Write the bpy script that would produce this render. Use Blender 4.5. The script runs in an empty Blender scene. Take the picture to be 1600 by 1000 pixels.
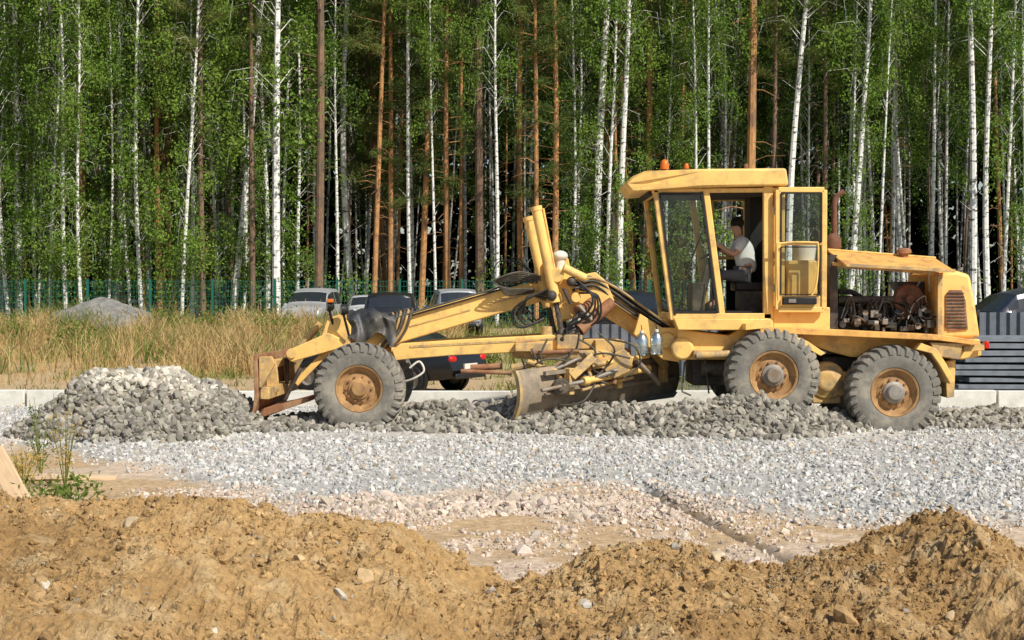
import bpy, bmesh, math, random
import numpy as np
from mathutils import Vector, Matrix
random.seed(7); rng=np.random.default_rng(7)
S=bpy.context.scene; C=S.collection
F=2340.; H=2.; R=math.radians
def P(px,py,Y=0.):
    d=20+Y
    return Vector(((px-800)/F*d, Y, H-(py-450)/F*d))
# ---------------------------------------------------------------- materials
def M(name,col,rough=.7,var=.3,scale=6,bump=0.,metal=0.,dirt=None,damt=.6,dscale=2.5,attr=False,spec=.3,stretch=(1,1,1),lo=.48,hi=.62,coord='Object',bd=.03):
    m=bpy.data.materials.new(name); m.use_nodes=True; nt=m.node_tree; N=nt.nodes; L=nt.links
    b=N['Principled BSDF']; b.inputs['Roughness'].default_value=rough; b.inputs['Metallic'].default_value=metal
    b.inputs['Specular IOR Level'].default_value=spec
    tc=N.new('ShaderNodeTexCoord'); mp=N.new('ShaderNodeMapping'); mp.inputs['Scale'].default_value=stretch
    L.new(tc.outputs[coord],mp.inputs[0])
    n=N.new('ShaderNodeTexNoise'); n.inputs['Scale'].default_value=scale; n.inputs['Detail'].default_value=8; n.inputs['Roughness'].default_value=.65
    L.new(mp.outputs[0],n.inputs['Vector'])
    mr=N.new('ShaderNodeMapRange'); mr.inputs[1].default_value=.3; mr.inputs[2].default_value=.7
    mr.inputs[3].default_value=1-var; mr.inputs[4].default_value=1+var
    L.new(n.outputs[0],mr.inputs[0])
    vm=N.new('ShaderNodeVectorMath'); vm.operation='SCALE'
    if attr:
        a=N.new('ShaderNodeAttribute'); a.attribute_name='Col'; L.new(a.outputs['Color'],vm.inputs[0])
    else: vm.inputs[0].default_value=col
    L.new(mr.outputs[0],vm.inputs['Scale'])
    out=vm.outputs[0]
    if dirt:
        n2=N.new('ShaderNodeTexNoise'); n2.inputs['Scale'].default_value=dscale; n2.inputs['Detail'].default_value=10; n2.inputs['Roughness'].default_value=.7
        L.new(tc.outputs[coord],n2.inputs['Vector'])
        r=N.new('ShaderNodeMapRange'); r.inputs[1].default_value=lo; r.inputs[2].default_value=hi; r.inputs[3].default_value=0; r.inputs[4].default_value=damt
        L.new(n2.outputs[0],r.inputs[0])
        mx=N.new('ShaderNodeMix'); mx.data_type='RGBA'; L.new(r.outputs[0],mx.inputs[0]); L.new(out,mx.inputs[6]); mx.inputs[7].default_value=(*dirt,1)
        out=mx.outputs[2]
    L.new(out,b.inputs['Base Color'])
    if bump:
        bp=N.new('ShaderNodeBump'); bp.inputs['Strength'].default_value=bump; bp.inputs['Distance'].default_value=bd
        L.new(n.outputs[0],bp.inputs['Height']); L.new(bp.outputs[0],b.inputs['Normal'])
    return m
def leafmat(name,col,col2,trans=.35):
    m=bpy.data.materials.new(name); m.use_nodes=True; nt=m.node_tree; N=nt.nodes; L=nt.links
    N.remove(N['Principled BSDF']); out=N['Material Output']
    oi=N.new('ShaderNodeObjectInfo'); tc=N.new('ShaderNodeTexCoord'); n=N.new('ShaderNodeTexNoise'); n.inputs['Scale'].default_value=1.3; n.inputs['Detail'].default_value=5
    L.new(tc.outputs['Object'],n.inputs['Vector'])
    ad=N.new('ShaderNodeMath'); ad.operation='MULTIPLY_ADD'; L.new(oi.outputs['Random'],ad.inputs[0]); ad.inputs[1].default_value=.4
    mr=N.new('ShaderNodeMapRange'); mr.inputs[1].default_value=.35; mr.inputs[2].default_value=.65; mr.inputs[3].default_value=0; mr.inputs[4].default_value=.6
    L.new(n.outputs[0],mr.inputs[0]); L.new(mr.outputs[0],ad.inputs[2])
    mx=N.new('ShaderNodeMix'); mx.data_type='RGBA'; L.new(ad.outputs[0],mx.inputs[0]); mx.inputs[6].default_value=(*col,1); mx.inputs[7].default_value=(*col2,1)
    d=N.new('ShaderNodeBsdfDiffuse'); t=N.new('ShaderNodeBsdfTranslucent'); ms=N.new('ShaderNodeMixShader'); ms.inputs[0].default_value=trans
    L.new(mx.outputs[2],d.inputs[0]); L.new(mx.outputs[2],t.inputs[0]); L.new(d.outputs[0],ms.inputs[1]); L.new(t.outputs[0],ms.inputs[2]); L.new(ms.outputs[0],out.inputs[0])
    return m
def glassmat(name,tint,fac,rough=.05):
    m=bpy.data.materials.new(name); m.use_nodes=True; nt=m.node_tree; N=nt.nodes; L=nt.links
    N.remove(N['Principled BSDF']); out=N['Material Output']
    t=N.new('ShaderNodeBsdfTransparent'); t.inputs[0].default_value=(*tint,1); g=N.new('ShaderNodeBsdfGlossy'); g.inputs[1].default_value=rough; g.inputs[0].default_value=(.8,.85,.85,1)
    ms=N.new('ShaderNodeMixShader')
    tc=N.new('ShaderNodeTexCoord'); n=N.new('ShaderNodeTexNoise'); n.inputs['Scale'].default_value=4; L.new(tc.outputs['Object'],n.inputs['Vector'])
    mr=N.new('ShaderNodeMapRange'); mr.inputs[3].default_value=fac*.5; mr.inputs[4].default_value=fac*1.6; L.new(n.outputs[0],mr.inputs[0]); L.new(mr.outputs[0],ms.inputs[0])
    L.new(t.outputs[0],ms.inputs[1]); L.new(g.outputs[0],ms.inputs[2]); L.new(ms.outputs[0],out.inputs[0])
    return m
yel=M('yellow_paint',(.90,.56,.17),.5,.10,3,.05,dirt=(.46,.30,.14),damt=.7,dscale=3.6,lo=.5,hi=.64)
yel2=M('dirty_yellow_paint',(.66,.42,.15),.65,.2,5,.15,dirt=(.30,.23,.15),damt=.85,dscale=4,lo=.44,hi=.58)
orange=M('faded_orange_paint',(.80,.42,.11),.6,.2,4,.05,dirt=(.40,.21,.09),damt=.8,dscale=5)
rust=M('rusty_steel',(.28,.13,.065),.8,.4,8,.3,dirt=(.42,.26,.14),damt=.7)
rustd=M('dark_rusty_pipe',(.16,.075,.045),.8,.4,8,.3)
darkst=M('greasy_dark_steel',(.06,.052,.045),.55,.4,9,.2,dirt=(.24,.18,.12),damt=.7)
enginem=M('oily_engine_metal',(.04,.039,.038),.5,.4,9,.2,dirt=(.13,.12,.105),damt=.8)
steel=M('worn_grey_steel',(.30,.27,.23),.5,.3,8,.15,metal=.3,dirt=(.25,.17,.10),damt=.8)
bladem=M('worn_rusty_blade',(.26,.21,.155),.6,.35,7,.2,metal=.1,dirt=(.38,.28,.18),damt=.8,dscale=4)
rubber=M('dusty_tyre_rubber',(.19,.175,.15),.95,.25,7,.3,dirt=(.34,.30,.235),damt=.85,dscale=3)
rimm=M('dusty_rim_paint',(.40,.23,.095),.75,.3,8,.2,dirt=(.24,.13,.065),damt=.8,dscale=6)
black=M('black_rubber',(.02,.02,.02),.5,.3,8)
hosem=M('dusty_hose',(.10,.085,.065),.6,.4,8)
tanh_=M('tan_hose',(.46,.30,.13),.7,.3,8)
tarpm=M('black_tarp',(.035,.037,.042),.45,.3,6,.2,dirt=(.15,.13,.10),damt=.5)
white=M('dirty_white',(.72,.66,.55),.6,.15,5)
glass=glassmat('cab_glass',(.66,.72,.70),.055)
bottlem=glassmat('bottle_plastic',(.72,.80,.84),.6,.25)
dglass=M('car_glass',(.02,.025,.03),.08,.1,3,spec=.8)
redl=M('red_lens',(.60,.02,.015),.25,.1,3)
orl=M('orange_lens',(.65,.16,.02),.3,.1,3)
whl=M('clear_lens',(.75,.75,.72),.15,.1,3)
liner=M('dark_liner',(.03,.028,.026),.9,.3,5)
def stretch_dirt(m,s,sc):
    for nd in list(m.node_tree.nodes):
        if nd.type=='TEX_NOISE' and abs(nd.inputs['Scale'].default_value-s)<.01:
            mp=m.node_tree.nodes.new('ShaderNodeMapping'); mp.inputs['Scale'].default_value=sc
            tc=[k for k in m.node_tree.nodes if k.type=='TEX_COORD'][0]
            m.node_tree.links.new(tc.outputs['Object'],mp.inputs[0]); m.node_tree.links.new(mp.outputs[0],nd.inputs['Vector'])
barkB=M('birch_bark',(.80,.78,.72),.8,.2,6,.2,dirt=(.05,.042,.035),damt=.95,dscale=3,lo=.54,hi=.59); stretch_dirt(barkB,3,(1,1,2.6))
barkG=M('shade_toned_birch_bark',(.42,.41,.37),.8,.3,6,.2,dirt=(.04,.035,.03),damt=.95,dscale=3,lo=.50,hi=.57); stretch_dirt(barkG,3,(1,1,2.2))  # birch bark greyed so deep trunks carry their shade in the colour
barkP=M('pine_bark',(.54,.27,.105),.85,.35,5,.4,dirt=(.20,.12,.075),damt=.9,dscale=1.2,stretch=(3,3,.8),lo=.45,hi=.62)
barkQ=M('dark_pine_bark',(.25,.15,.09),.85,.35,5,.4,dirt=(.11,.085,.065),damt=.9,dscale=1.2,stretch=(3,3,.8),lo=.4,hi=.6)
leafB=leafmat('birch_leaves',(.105,.20,.032),(.26,.37,.07),.38)
leafS=leafmat('shade_toned_birch_leaves',(.035,.07,.014),(.10,.16,.03),.25)  # birch leaf colour darkened to stand in for shade behind the front row
leafP=leafmat('pine_needles',(.06,.11,.03),(.20,.22,.06),.15)
leafY=leafmat('young_leaves',(.12,.19,.035),(.24,.28,.07),.4)
leafC=leafmat('shade_toned_canopy_leaves',(.018,.036,.009),(.05,.085,.018),.15)  # canopy shade is put into this dark green
leafD=leafmat('shade_toned_far_leaves',(.003,.0045,.0025),(.008,.012,.005),.05)  # near black in place of the shade in the forest depth
grassD=leafmat('dry_grass_blades',(.66,.48,.23),(.44,.30,.13),.3)
grassG=leafmat('green_grass_blades',(.15,.21,.05),(.32,.30,.10),.3)
stone_m=M('gravel_stone',(1,1,1),.9,.22,14,.3,attr=True)
ground_m=M('ground_soil',(1,1,1),.95,.35,14,.7,attr=True)
soil_m=M('loose_soil',(1,1,1),.95,.30,22,1.0,attr=True,bd=.05)
conc=M('concrete',(.70,.67,.60),.85,.12,4,.2,dirt=(.46,.41,.33),damt=.45)
concd=M('grey_concrete_slab',(.20,.22,.245),.85,.25,4,.2,dirt=(.13,.135,.14),damt=.6)
galv=M('galvanised_sheet',(.17,.185,.21),.5,.2,3,metal=.2,dirt=(.12,.12,.12),damt=.5)
fenceg=M('green_fence_wire',(.014,.13,.085),.5,.1,3)
wood=M('raw_wood',(.66,.48,.30),.8,.2,5,.2,stretch=(1,8,8))
# ---------------------------------------------------------------- mesh helpers
ORIGIN=Vector((0,0,0))
def tag(o,label=None,cat=None,group=None,kind=None):
    if label:o['label']=label
    if cat:o['category']=cat
    if group:o['group']=group
    if kind:o['kind']=kind
    return o
def empty(name,loc,label,cat,group=None,rz=0):
    o=bpy.data.objects.new(name,None); C.objects.link(o); o.location=loc; o.rotation_euler=(0,0,rz); o.empty_display_size=.2
    return tag(o,label,cat,group)
def fin(me,name,mat,parent,bevel=0):
    me.materials.append(mat)
    o=bpy.data.objects.new(name,me); C.objects.link(o)
    if parent: o.parent=parent
    if bevel:
        b=o.modifiers.new('Bevel','BEVEL'); b.width=bevel; b.segments=2; b.limit_method='ANGLE'; b.angle_limit=R(35)
    return o
class MB:
    def __init__(s): s.v=[]; s.f=[]
    def add(s,vs,fs):
        k=len(s.v); s.v+= [Vector(v) for v in vs]; s.f+=[[i+k for i in f] for f in fs]; return s
    def box(s,c,size,mat=None):
        c=Vector(c); vs=[]
        for dx in (-.5,.5):
            for dy in (-.5,.5):
                for dz in (-.5,.5):
                    v=Vector((dx*size[0],dy*size[1],dz*size[2]))
                    if mat: v=mat@v
                    vs.append(c+v)
        return s.add(vs,[(0,1,3,2),(4,6,7,5),(0,4,5,1),(2,3,7,6),(0,2,6,4),(1,5,7,3)])
    def bar(s,a,b,w,h,up=(0,1,0)):
        a=Vector(a);b=Vector(b);x=(b-a).normalized();y=Vector(up);y=(y-x*y.dot(x))
        if y.length<1e-4: y=Vector((0,0,1)).cross(x)
        y.normalize(); z=x.cross(y); m=Matrix((x,y,z)).transposed()
        return s.box((a+b)/2,((b-a).length,w,h),m)
    def prism(s,pts,y0,y1,inset=0):
        n=len(pts); vs=[(p[0],y0,p[1]) for p in pts]+[(p[0],y1,p[1]) for p in pts]
        fs=[list(range(n))[::-1],[i+n for i in range(n)]]+[[i,(i+1)%n,(i+1)%n+n,i+n] for i in range(n)]
        return s.add(vs,fs)
    def pprism(s,pp,y0,y1,ref=None):
        r=y0 if ref is None else ref
        return s.prism([(P(a,b,r).x,P(a,b,r).z) for a,b in pp],y0,y1)
    def tube(s,pts,r,n=10,cap=True):
        pts=[Vector(p) for p in pts]; rs=r if isinstance(r,(list,tuple)) else [r]*len(pts); vs=[]; fs=[]
        prev=None
        for i,p in enumerate(pts):
            t=(pts[min(i+1,len(pts)-1)]-pts[max(i-1,0)]).normalized()
            u=prev if prev is not None else (Vector((0,1,0)) if abs(t.y)<.9 else Vector((0,0,1)))
            u=(u-t*u.dot(t)).normalized(); prev=u; w=t.cross(u)
            for k in range(n):
                a=2*math.pi*k/n; vs.append(p+(u*math.cos(a)+w*math.sin(a))*rs[i])
        for i in range(len(pts)-1):
            for k in range(n):
                fs.append((i*n+k,i*n+(k+1)%n,(i+1)*n+(k+1)%n,(i+1)*n+k))
        if cap: fs+= [list(range(n))[::-1],[(len(pts)-1)*n+k for k in range(n)]]
        return s.add(vs,fs)
    def lathe(s,prof,c,axis,n=32,closed=False):
        c=Vector(c); ax=Vector(axis).normalized(); u=Vector((1,0,0)) if abs(ax.x)<.9 else Vector((0,0,1)); u=(u-ax*u.dot(ax)).normalized(); w=ax.cross(u); vs=[];fs=[]
        m=len(prof)
        for r,a in prof:
            for k in range(n):
                t=2*math.pi*k/n; vs.append(c+ax*a+(u*math.cos(t)+w*math.sin(t))*r)
        for i in range(m if closed else m-1):
            j=(i+1)%m
            for k in range(n): fs.append((i*n+k,i*n+(k+1)%n,j*n+(k+1)%n,j*n+k))
        return s.add(vs,fs)
    def ball(s,c,r,sc=(1,1,1),n=14):
        c=Vector(c); vs=[];fs=[];m=9
        for i in range(m):
            th=math.pi*i/(m-1)
            for k in range(n):
                a=2*math.pi*k/n; vs.append(c+Vector((r*sc[0]*math.sin(th)*math.cos(a)*1.0,r*sc[1]*math.sin(th)*math.sin(a),r*sc[2]*math.cos(th))))
        for i in range(m-1):
            for k in range(n): fs.append((i*n+k,i*n+(k+1)%n,(i+1)*n+(k+1)%n,(i+1)*n+k))
        return s.add(vs,fs)
    def build(s,name,mat,parent=None,bevel=0,ang=35,label=None):
        me=bpy.data.meshes.new(name); me.from_pydata([v-ORIGIN for v in s.v],[],s.f)
        bm=bmesh.new(); bm.from_mesh(me); bmesh.ops.remove_doubles(bm,verts=bm.verts,dist=1e-5); bmesh.ops.recalc_face_normals(bm,faces=bm.faces); bm.to_mesh(me); bm.free()
        me.polygons.foreach_set('use_smooth',[True]*len(me.polygons)); me.set_sharp_from_angle(angle=R(ang))
        o=fin(me,name,mat,parent,bevel)
        if label:o['label']=label
        return o
def smooth_path(pts,k=6):
    pts=[Vector(p) for p in pts]; out=[]
    q=[pts[0]]+pts+[pts[-1]]
    for i in range(1,len(q)-2):
        for j in range(k):
            t=j/k; a,b,c,d=q[i-1],q[i],q[i+1],q[i+2]
            out.append(.5*((2*b)+(c-a)*t+(2*a-5*b+4*c-d)*t*t+(3*b-a-3*c+d)*t**3))
    out.append(pts[-1]); return out
def np_mesh(name,V,Fc,mat,parent=None,cols=None,smooth=False):
    me=bpy.data.meshes.new(name); V=np.asarray(V,dtype=np.float32); Fc=np.asarray(Fc,dtype=np.int32)
    me.vertices.add(len(V)); me.vertices.foreach_set('co',V.ravel()); k=Fc.shape[1]
    me.loops.add(Fc.size); me.loops.foreach_set('vertex_index',Fc.ravel())
    me.polygons.add(len(Fc)); me.polygons.foreach_set('loop_start',np.arange(len(Fc),dtype=np.int32)*k)
    me.update(calc_edges=True); me.polygons.foreach_set('use_smooth',np.full(len(Fc),smooth,dtype=bool))
    if cols is not None:
        a=me.color_attributes.new('Col','FLOAT_COLOR','POINT'); c=np.ones((len(V),4),dtype=np.float32); c[:,:3]=cols; a.data.foreach_set('color',c.ravel())
    me.update()
    return fin(me,name,mat,parent)
# noise
_perm=rng.random((256,256))
def vn(x,y):
    xi=np.floor(x).astype(int); yi=np.floor(y).astype(int); fx=x-xi; fy=y-yi; fx=fx*fx*(3-2*fx); fy=fy*fy*(3-2*fy)
    g=lambda a,b:_perm[a%256,b%256]
    return (g(xi,yi)*(1-fx)+g(xi+1,yi)*fx)*(1-fy)+(g(xi,yi+1)*(1-fx)+g(xi+1,yi+1)*fx)*fy
def fbm(x,y,o=4):
    s=0;a=.5;f=1
    for i in range(o):
        s=s+a*(vn(x*f+17*i,y*f+31*i)-.5)*2; a*=.5; f*=2.03
    return s
def sst(x,a,b):
    t=np.clip((x-a)/(b-a),0,1); return t*t*(3-2*t)
# ---------------------------------------------------------------- ground heights
def Yb(x):   # front edge of the grey gravel
    px=np.array([-300,0,60,130,300,450,550,750,900,1000,1100,1300,1600,1900]); py=np.array([690,695,700,712,752,790,795,768,755,762,792,812,822,825])
    d=4680/(py-450.); X=(px-800)/F*d
    return np.interp(x,X,d-20)
def rutx(x,y): return 1.37+(-5.4-y)*.18+.07*fbm(x*0+y*2.2,y*2.2)
def pile(x,y):
    dx=(x+4.85)+.35*fbm(x*1.6,y*1.6,3); dy=(y-.2)+.35*fbm(x*1.6+8,y*1.6+4,3)
    r=np.sqrt((dx/np.where(dx<0,1.7,1.42))**2+(dy/1.6)**2)
    return np.clip(1.0*np.clip(1-r,0,1)**.85*(1-.18*np.exp(-(r/.25)**2))+.12*np.exp(-((x+5.5)/.4)**2-((y+.3)/.4)**2),0,2)
def wind(x,y):
    A=np.interp(x,[-4.2,-3.3,-2.6,-2,-1,0,1.5,2.6,3.3,3.9,4.4,5.2,6.0,8,9],[.05,.12,.14,.17,.30,.32,.32,.38,.42,.32,.20,.06,.16,.22,.2])
    c=np.interp(x,[-4,-2,0,2,3.5,5,8],[.3,.75,.6,.2,.0,.9,1.2])
    return A*np.exp(-((y-c)/.86)**2)
def hgt(x,y):
    h=.035*fbm(x*.7,y*.7)+.015*fbm(x*4,y*4,3)
    h=h*np.where(y>12,1.5,1)+.02*np.abs(fbm(x*6+3,y*6,4))*(y<-4.5)
    h=h+wind(x,y)*(1+.5*fbm(x*2.5,y*2.5,3))+pile(x,y)*(1+.16*fbm(x*3+9,y*3))
    h=h+.07*sst(y,4.78,4.95)+.33*sst(y,10,45)
    h=h+.05*sst(y,Yb(x)-.4,Yb(x)+.3)*(y<4.6)
    h=h+.10*np.exp(-((x+5.3)/1.5)**2-((y+7.6)/.9)**2)*(1+fbm(x*3,y*3))
    h=h+.10*np.exp(-((x-5.0)/1.8)**2-((y+8.1)/.5)**2)
    h=h-.05*np.exp(-((x-rutx(x,y))/.06)**2)*(y>-9.2)*(y<-5.0)
    return h
def hz(x,y): return float(hgt(np.array([float(x)]),np.array([float(y)]))[0])
def gcol(x,y):
    n=fbm(x*.8,y*.8); n2=fbm(x*5,y*5,3)
    def col(c): return np.array(c)[None,:]
    w=lambda m:m[:,None]
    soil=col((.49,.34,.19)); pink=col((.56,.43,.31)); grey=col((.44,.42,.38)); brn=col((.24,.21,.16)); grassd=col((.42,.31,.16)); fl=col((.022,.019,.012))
    c=soil+0*w(x)
    c=c+(pink-c)*w(sst(n+.4*n2,-.15,.2))
    yb=Yb(x)+.45*n+.35*n2
    g=sst(y,yb-.4,yb+.35); c=c+(grey*(1+.15*w(n))-c)*w(g)
    c=c+(col((.54,.49,.42))-c)*w(g*sst(n,.05,.3)*.6)
    ww=sst(wind(x,y),.05,.12)+sst(pile(x,y),.03,.1); c=c+(brn-c)*w(np.clip(ww,0,1))
    c=c+(col((.48,.34,.19))-c)*w(sst(y,4.8,5.0)*(x<3))
    c=c+(col((.18,.16,.13))-c)*w(sst(y,4.8,5.0)*(x>=3))
    c=c+(grassd-c)*w(sst(y+n*4,12,16)*(x<3))
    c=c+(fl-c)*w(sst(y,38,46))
    cr=np.exp(-((x-rutx(x,y))/.06)**2)*(y>-9.2)*(y<-5.2); c=c*(1-.72*w(cr))
    return np.clip(c*(1+.14*w(n2)),0.008,1)
def grid(xs,ys,hf,cf,name,mat,smooth=True):
    X,Y=np.meshgrid(xs,ys,indexing='ij'); x=X.ravel(); y=Y.ravel(); z=hf(x,y)
    nx,ny=len(xs),len(ys); i=np.arange(nx-1)[:,None]*ny+np.arange(ny-1)[None,:]
    i=i.ravel(); Fc=np.stack([i,i+ny,i+ny+1,i+1],1)
    return np_mesh(name,np.stack([x,y,z],1),Fc,mat,None,cf(x,y),smooth)
geo=lambda a,b,n:np.geomspace(1,b-a+1,n)+a-1
xs=np.concatenate([-geo(9,400,60)[::-1],np.arange(-8.95,8.96,.045),geo(9,400,60)])
ys=np.concatenate([-geo(14,60,12)[::-1],np.arange(-13.95,5.95,.05),geo(6,600,120)])
grid(xs,ys,hgt,gcol,'ground',ground_m)['kind']='structure'
# foreground dirt mound
cpx=np.array([-300,0,100,200,310,420,520,600,680,740,800,860,930,1020,1100,1180,1230,1300,1400,1450,1490,1520,1600,1900])
cpy=np.array([800,792,800,797,782,802,812,832,872,905,917,902,872,852,870,887,882,864,857,832,814,840,872,900])
def mound(x,y):
    hc=2-(np.interp(x,(cpx-800)/F*9,cpy)-450)*9/F
    back=np.clip((y+11)/1.5,0,None); front=np.clip(-11-y,0,None)
    h=hc*(1-.16*front)-back**1.3*(.75+.1*hc)-.03*front**2
    n=fbm(x*1.3,y*1.3,3)*.10+fbm(x*4+5,y*4,4)*.075
    bil=np.abs(fbm(x*5+11,y*5,3)); bil2=np.abs(fbm(x*15+2,y*15,3)); bil3=vn(x*38,y*38); rg=sst(fbm(x*1.9+70,y*1.9,3),-.25,.3)
    ridg=np.abs(fbm(x*2.2+40,y*2.2,4)); return h+n-.12*ridg-.08*bil+.065*(.3-bil2)*(.6+rg)+(.012+.020*rg)*bil3+(.004+.010*rg)*vn(x*85,y*85)+.045
def mcol(x,y):
    n=fbm(x*1.1+3,y*1.1,4)[:,None]; n2=fbm(x*7,y*7,3)[:,None]
    a=np.array([[.50,.315,.135]]); b=np.array([[.36,.215,.085]]); c=np.array([[.60,.44,.24]])
    k=np.clip(.45+n*1.4,0,1); r=a+(b-a)*k; k2=np.clip(n2*1.3-.02,0,.65); r=r+(c-r)*k2
    return np.clip(r,0,1)
o=grid(np.arange(-6.2,6.2,.017),np.arange(-15.0,-8.7,.017),mound,mcol,'dirt_mound',soil_m,False); o['kind']='structure'
# ---------------------------------------------------------------- stones
def templ(sub,K,cut):
    out=[]
    for k in range(K):
        bm=bmesh.new(); bmesh.ops.create_icosphere(bm,subdivisions=sub,radius=1); v=np.array([q.co[:] for q in bm.verts]); f=np.array([[q.index for q in ff.verts] for ff in bm.faces]); bm.free()
        v=v*(1+(rng.random((len(v),1))-.5)*(.8 if sub==1 else .12))
        if cut:
            for j in range(9):
                n=rng.normal(size=3); n/=np.linalg.norm(n); d=rng.uniform(.45,.8); t=v@n-d; v=v-np.outer(np.clip(t,0,None),n)
        v=v*np.array([1,rng.uniform(.6,.9),rng.uniform(.4,.7)])
        out.append((v,f))
    return out
T1=templ(1,16,False); T2=templ(2,14,True)
def scatter(name,pos,size,cols,mat,T=T1):
    N=len(pos); q=rng.normal(size=(N,4)); q/=np.linalg.norm(q,axis=1)[:,None]; w,x,y,z=q.T
    Rm=np.stack([1-2*(y*y+z*z),2*(x*y-z*w),2*(x*z+y*w),2*(x*y+z*w),1-2*(x*x+z*z),2*(y*z-x*w),2*(x*z-y*w),2*(y*z+x*w),1-2*(x*x+y*y)],1).reshape(N,3,3)
    V=[];Fs=[];Cc=[];off=0; which=rng.integers(0,len(T),N)
    for k,(v,f) in enumerate(T):
        idx=np.where(which==k)[0]
        if len(idx)==0: continue
        vv=np.einsum('nij,vj->nvi',Rm[idx],v)*size[idx][:,None,None]+pos[idx][:,None,:]
        V.append(vv.reshape(-1,3)); Fs.append((f[None]+(np.arange(len(idx))*len(v))[:,None,None]+off).reshape(-1,3)); Cc.append(np.repeat(cols[idx],len(v),0)); off+=len(idx)*len(v)
    return np_mesh(name,np.concatenate(V),np.concatenate(Fs),mat,None,np.concatenate(Cc))
def greys(n,a,b,tint,sat=.012):
    g=rng.uniform(a,b,(n,1)); t=np.array([tint]); return np.clip(g*t*(1+rng.normal(size=(n,3))*sat),.02,.9)
n=115000; x=rng.uniform(-9,9,n); y=rng.uniform(-7.9,4.5,n); dens=.62+1.1*fbm(x*.9+20,y*1.6); k=(y>Yb(x)+rng.normal(size=n)*.35+.35*fbm(x*2,y*2))&(wind(x,y)<.12)&(pile(x,y)<.08)&(rng.random(n)<np.clip(dens,.18,1)); x=x[k];y=y[k]; sz=.009+rng.gamma(2.6,.0058,len(x)); sz=np.clip(sz,0,.052)
c=greys(len(x),.32,.64,(1,.965,.90)); k=rng.random(len(x))<.08; c[k]*=np.array([.9,.76,.6])
tag(scatter('light_gravel',np.stack([x,y,hgt(x,y)+sz*.12],1),sz,c,stone_m),'pale grey crushed stone spread in a wide bed across the road','gravel',kind='stuff')
n=26000; x=rng.uniform(-4.4,9,n); y=rng.uniform(-1.9,3.0,n); k=wind(x,y)>.05; x=x[k];y=y[k]; sz=np.clip(.018+rng.gamma(2.6,.0128,len(x)),0,.09)
c=greys(len(x),.15,.42,(1,.91,.75))
tag(scatter('windrow_gravel',np.stack([x,y,hgt(x,y)+sz*.3],1),sz,c,stone_m,T2),'coarse brown grey stones in a long ridge under the grader','gravel',kind='stuff')
n=9000; x=rng.uniform(-6.9,-3.0,n); y=rng.uniform(-1.7,1.9,n); k=pile(x,y)>.01; x=x[k];y=y[k]; sz=np.clip(.018+rng.gamma(2.4,.0125,len(x)),0,.095)
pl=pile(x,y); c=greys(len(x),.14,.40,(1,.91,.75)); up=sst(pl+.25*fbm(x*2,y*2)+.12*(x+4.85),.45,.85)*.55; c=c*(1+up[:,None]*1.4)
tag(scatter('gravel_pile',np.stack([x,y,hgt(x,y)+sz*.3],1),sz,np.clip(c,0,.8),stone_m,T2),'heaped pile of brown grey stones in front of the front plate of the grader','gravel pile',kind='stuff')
n=46000; x=rng.uniform(-5.8,6.5,n); y=rng.uniform(-10,-4.8,n); ctr=np.exp(-((x+.45)/1.6)**2-((y+6.4)/.6)**2); k=(y<Yb(x)+.45)&(fbm(x*1.1+7,y*1.1)+.75*ctr+.2>.5*rng.random(n))&(np.abs(x-rutx(x,y))>.07); x=x[k];y=y[k];ctr=ctr[k]; sz=rng.gamma(1.5,.0062,len(x))+.004+ctr*rng.gamma(2,.012,len(x))
c=greys(len(x),.38,.68,(1,.82,.66),.02); tag(scatter('rubble_stones',np.stack([x,y,hgt(x,y)+sz*.2],1),np.clip(sz,0,.085),c,stone_m,T1),'pinkish rubble stones strewn over bare soil before the grey gravel','rubble',kind='stuff')
n=76000; x=rng.uniform(-5,5,n); y=rng.uniform(-14,-9.4,n); k=(fbm(x*1.7+3,y*1.7)>-.3*rng.random(n)-.05); x=x[k];y=y[k]; sz=rng.gamma(1.3,.0042,len(x))+.003
big=rng.random(len(x))<.018; sz[big]+=rng.uniform(.01,.035,big.sum())
c=mcol(x,y)*rng.uniform(.7,1.4,(len(x),1)); k=rng.random(len(x))<.03; c[k]=greys(k.sum(),.30,.55,(1,.88,.72)); sz=np.clip(sz,0,.05)
tag(scatter('soil_clods',np.stack([x,y,mound(x,y)+sz*.2],1),sz,np.clip(c,0,.8),soil_m,T1),'crumbs and clods of brown earth covering the foreground mound','soil',kind='stuff')
def zray(px,py,Ysearch,hf):
    for Y in np.arange(Ysearch[0],Ysearch[1],.03):
        p=P(px,py,Y)
        if hf(np.array([p.x]),np.array([p.y]))[0]>=p.z: return p
    return P(px,py,Ysearch[1])
for px,py,s,col,lab in [(205,820,.06,(.48,.37,.24),'tan stone near the crest at the left of the earth mound'),(572,908,.10,(.50,.35,.19),'large elongated tan stone beside a grey one on the mound'),(530,932,.07,(.50,.45,.36),'pale grey stone just left of the large tan stone on the mound'),
    (468,877,.06,(.56,.40,.21),'thin upright tan stone in the middle of the left mound'),(912,948,.055,(.46,.42,.36),'rounded grey stone low on the mound near the middle'),(1325,972,.13,(.40,.25,.11),'big round brown clod at the lower right of the mound'),(1120,872,.07,(.50,.39,.25),'flat tan stone on the crest right of the dip in the mound'),(60,915,.06,(.50,.44,.35),'pale flat stone at the far left of the earth mound'),(330,992,.05,(.60,.54,.45),'white grey stone at the bottom edge of the mound'),(1490,968,.055,(.46,.33,.19),'brown stone right of the big round clod on the mound')]:
    p=zray(px,py,(-13.8,-9),mound); o=scatter('stone',np.array([[p.x,p.y,p.z]]),np.array([s]),np.array([col]),stone_m,T2)
    me=o.data; co=np.empty(len(me.vertices)*3); me.vertices.foreach_get('co',co); co=co.reshape(-1,3)-np.array(p); me.vertices.foreach_set('co',co.ravel()); o.location=p
    tag(o,lab,'stone','stones lying on the earth mound')
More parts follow.
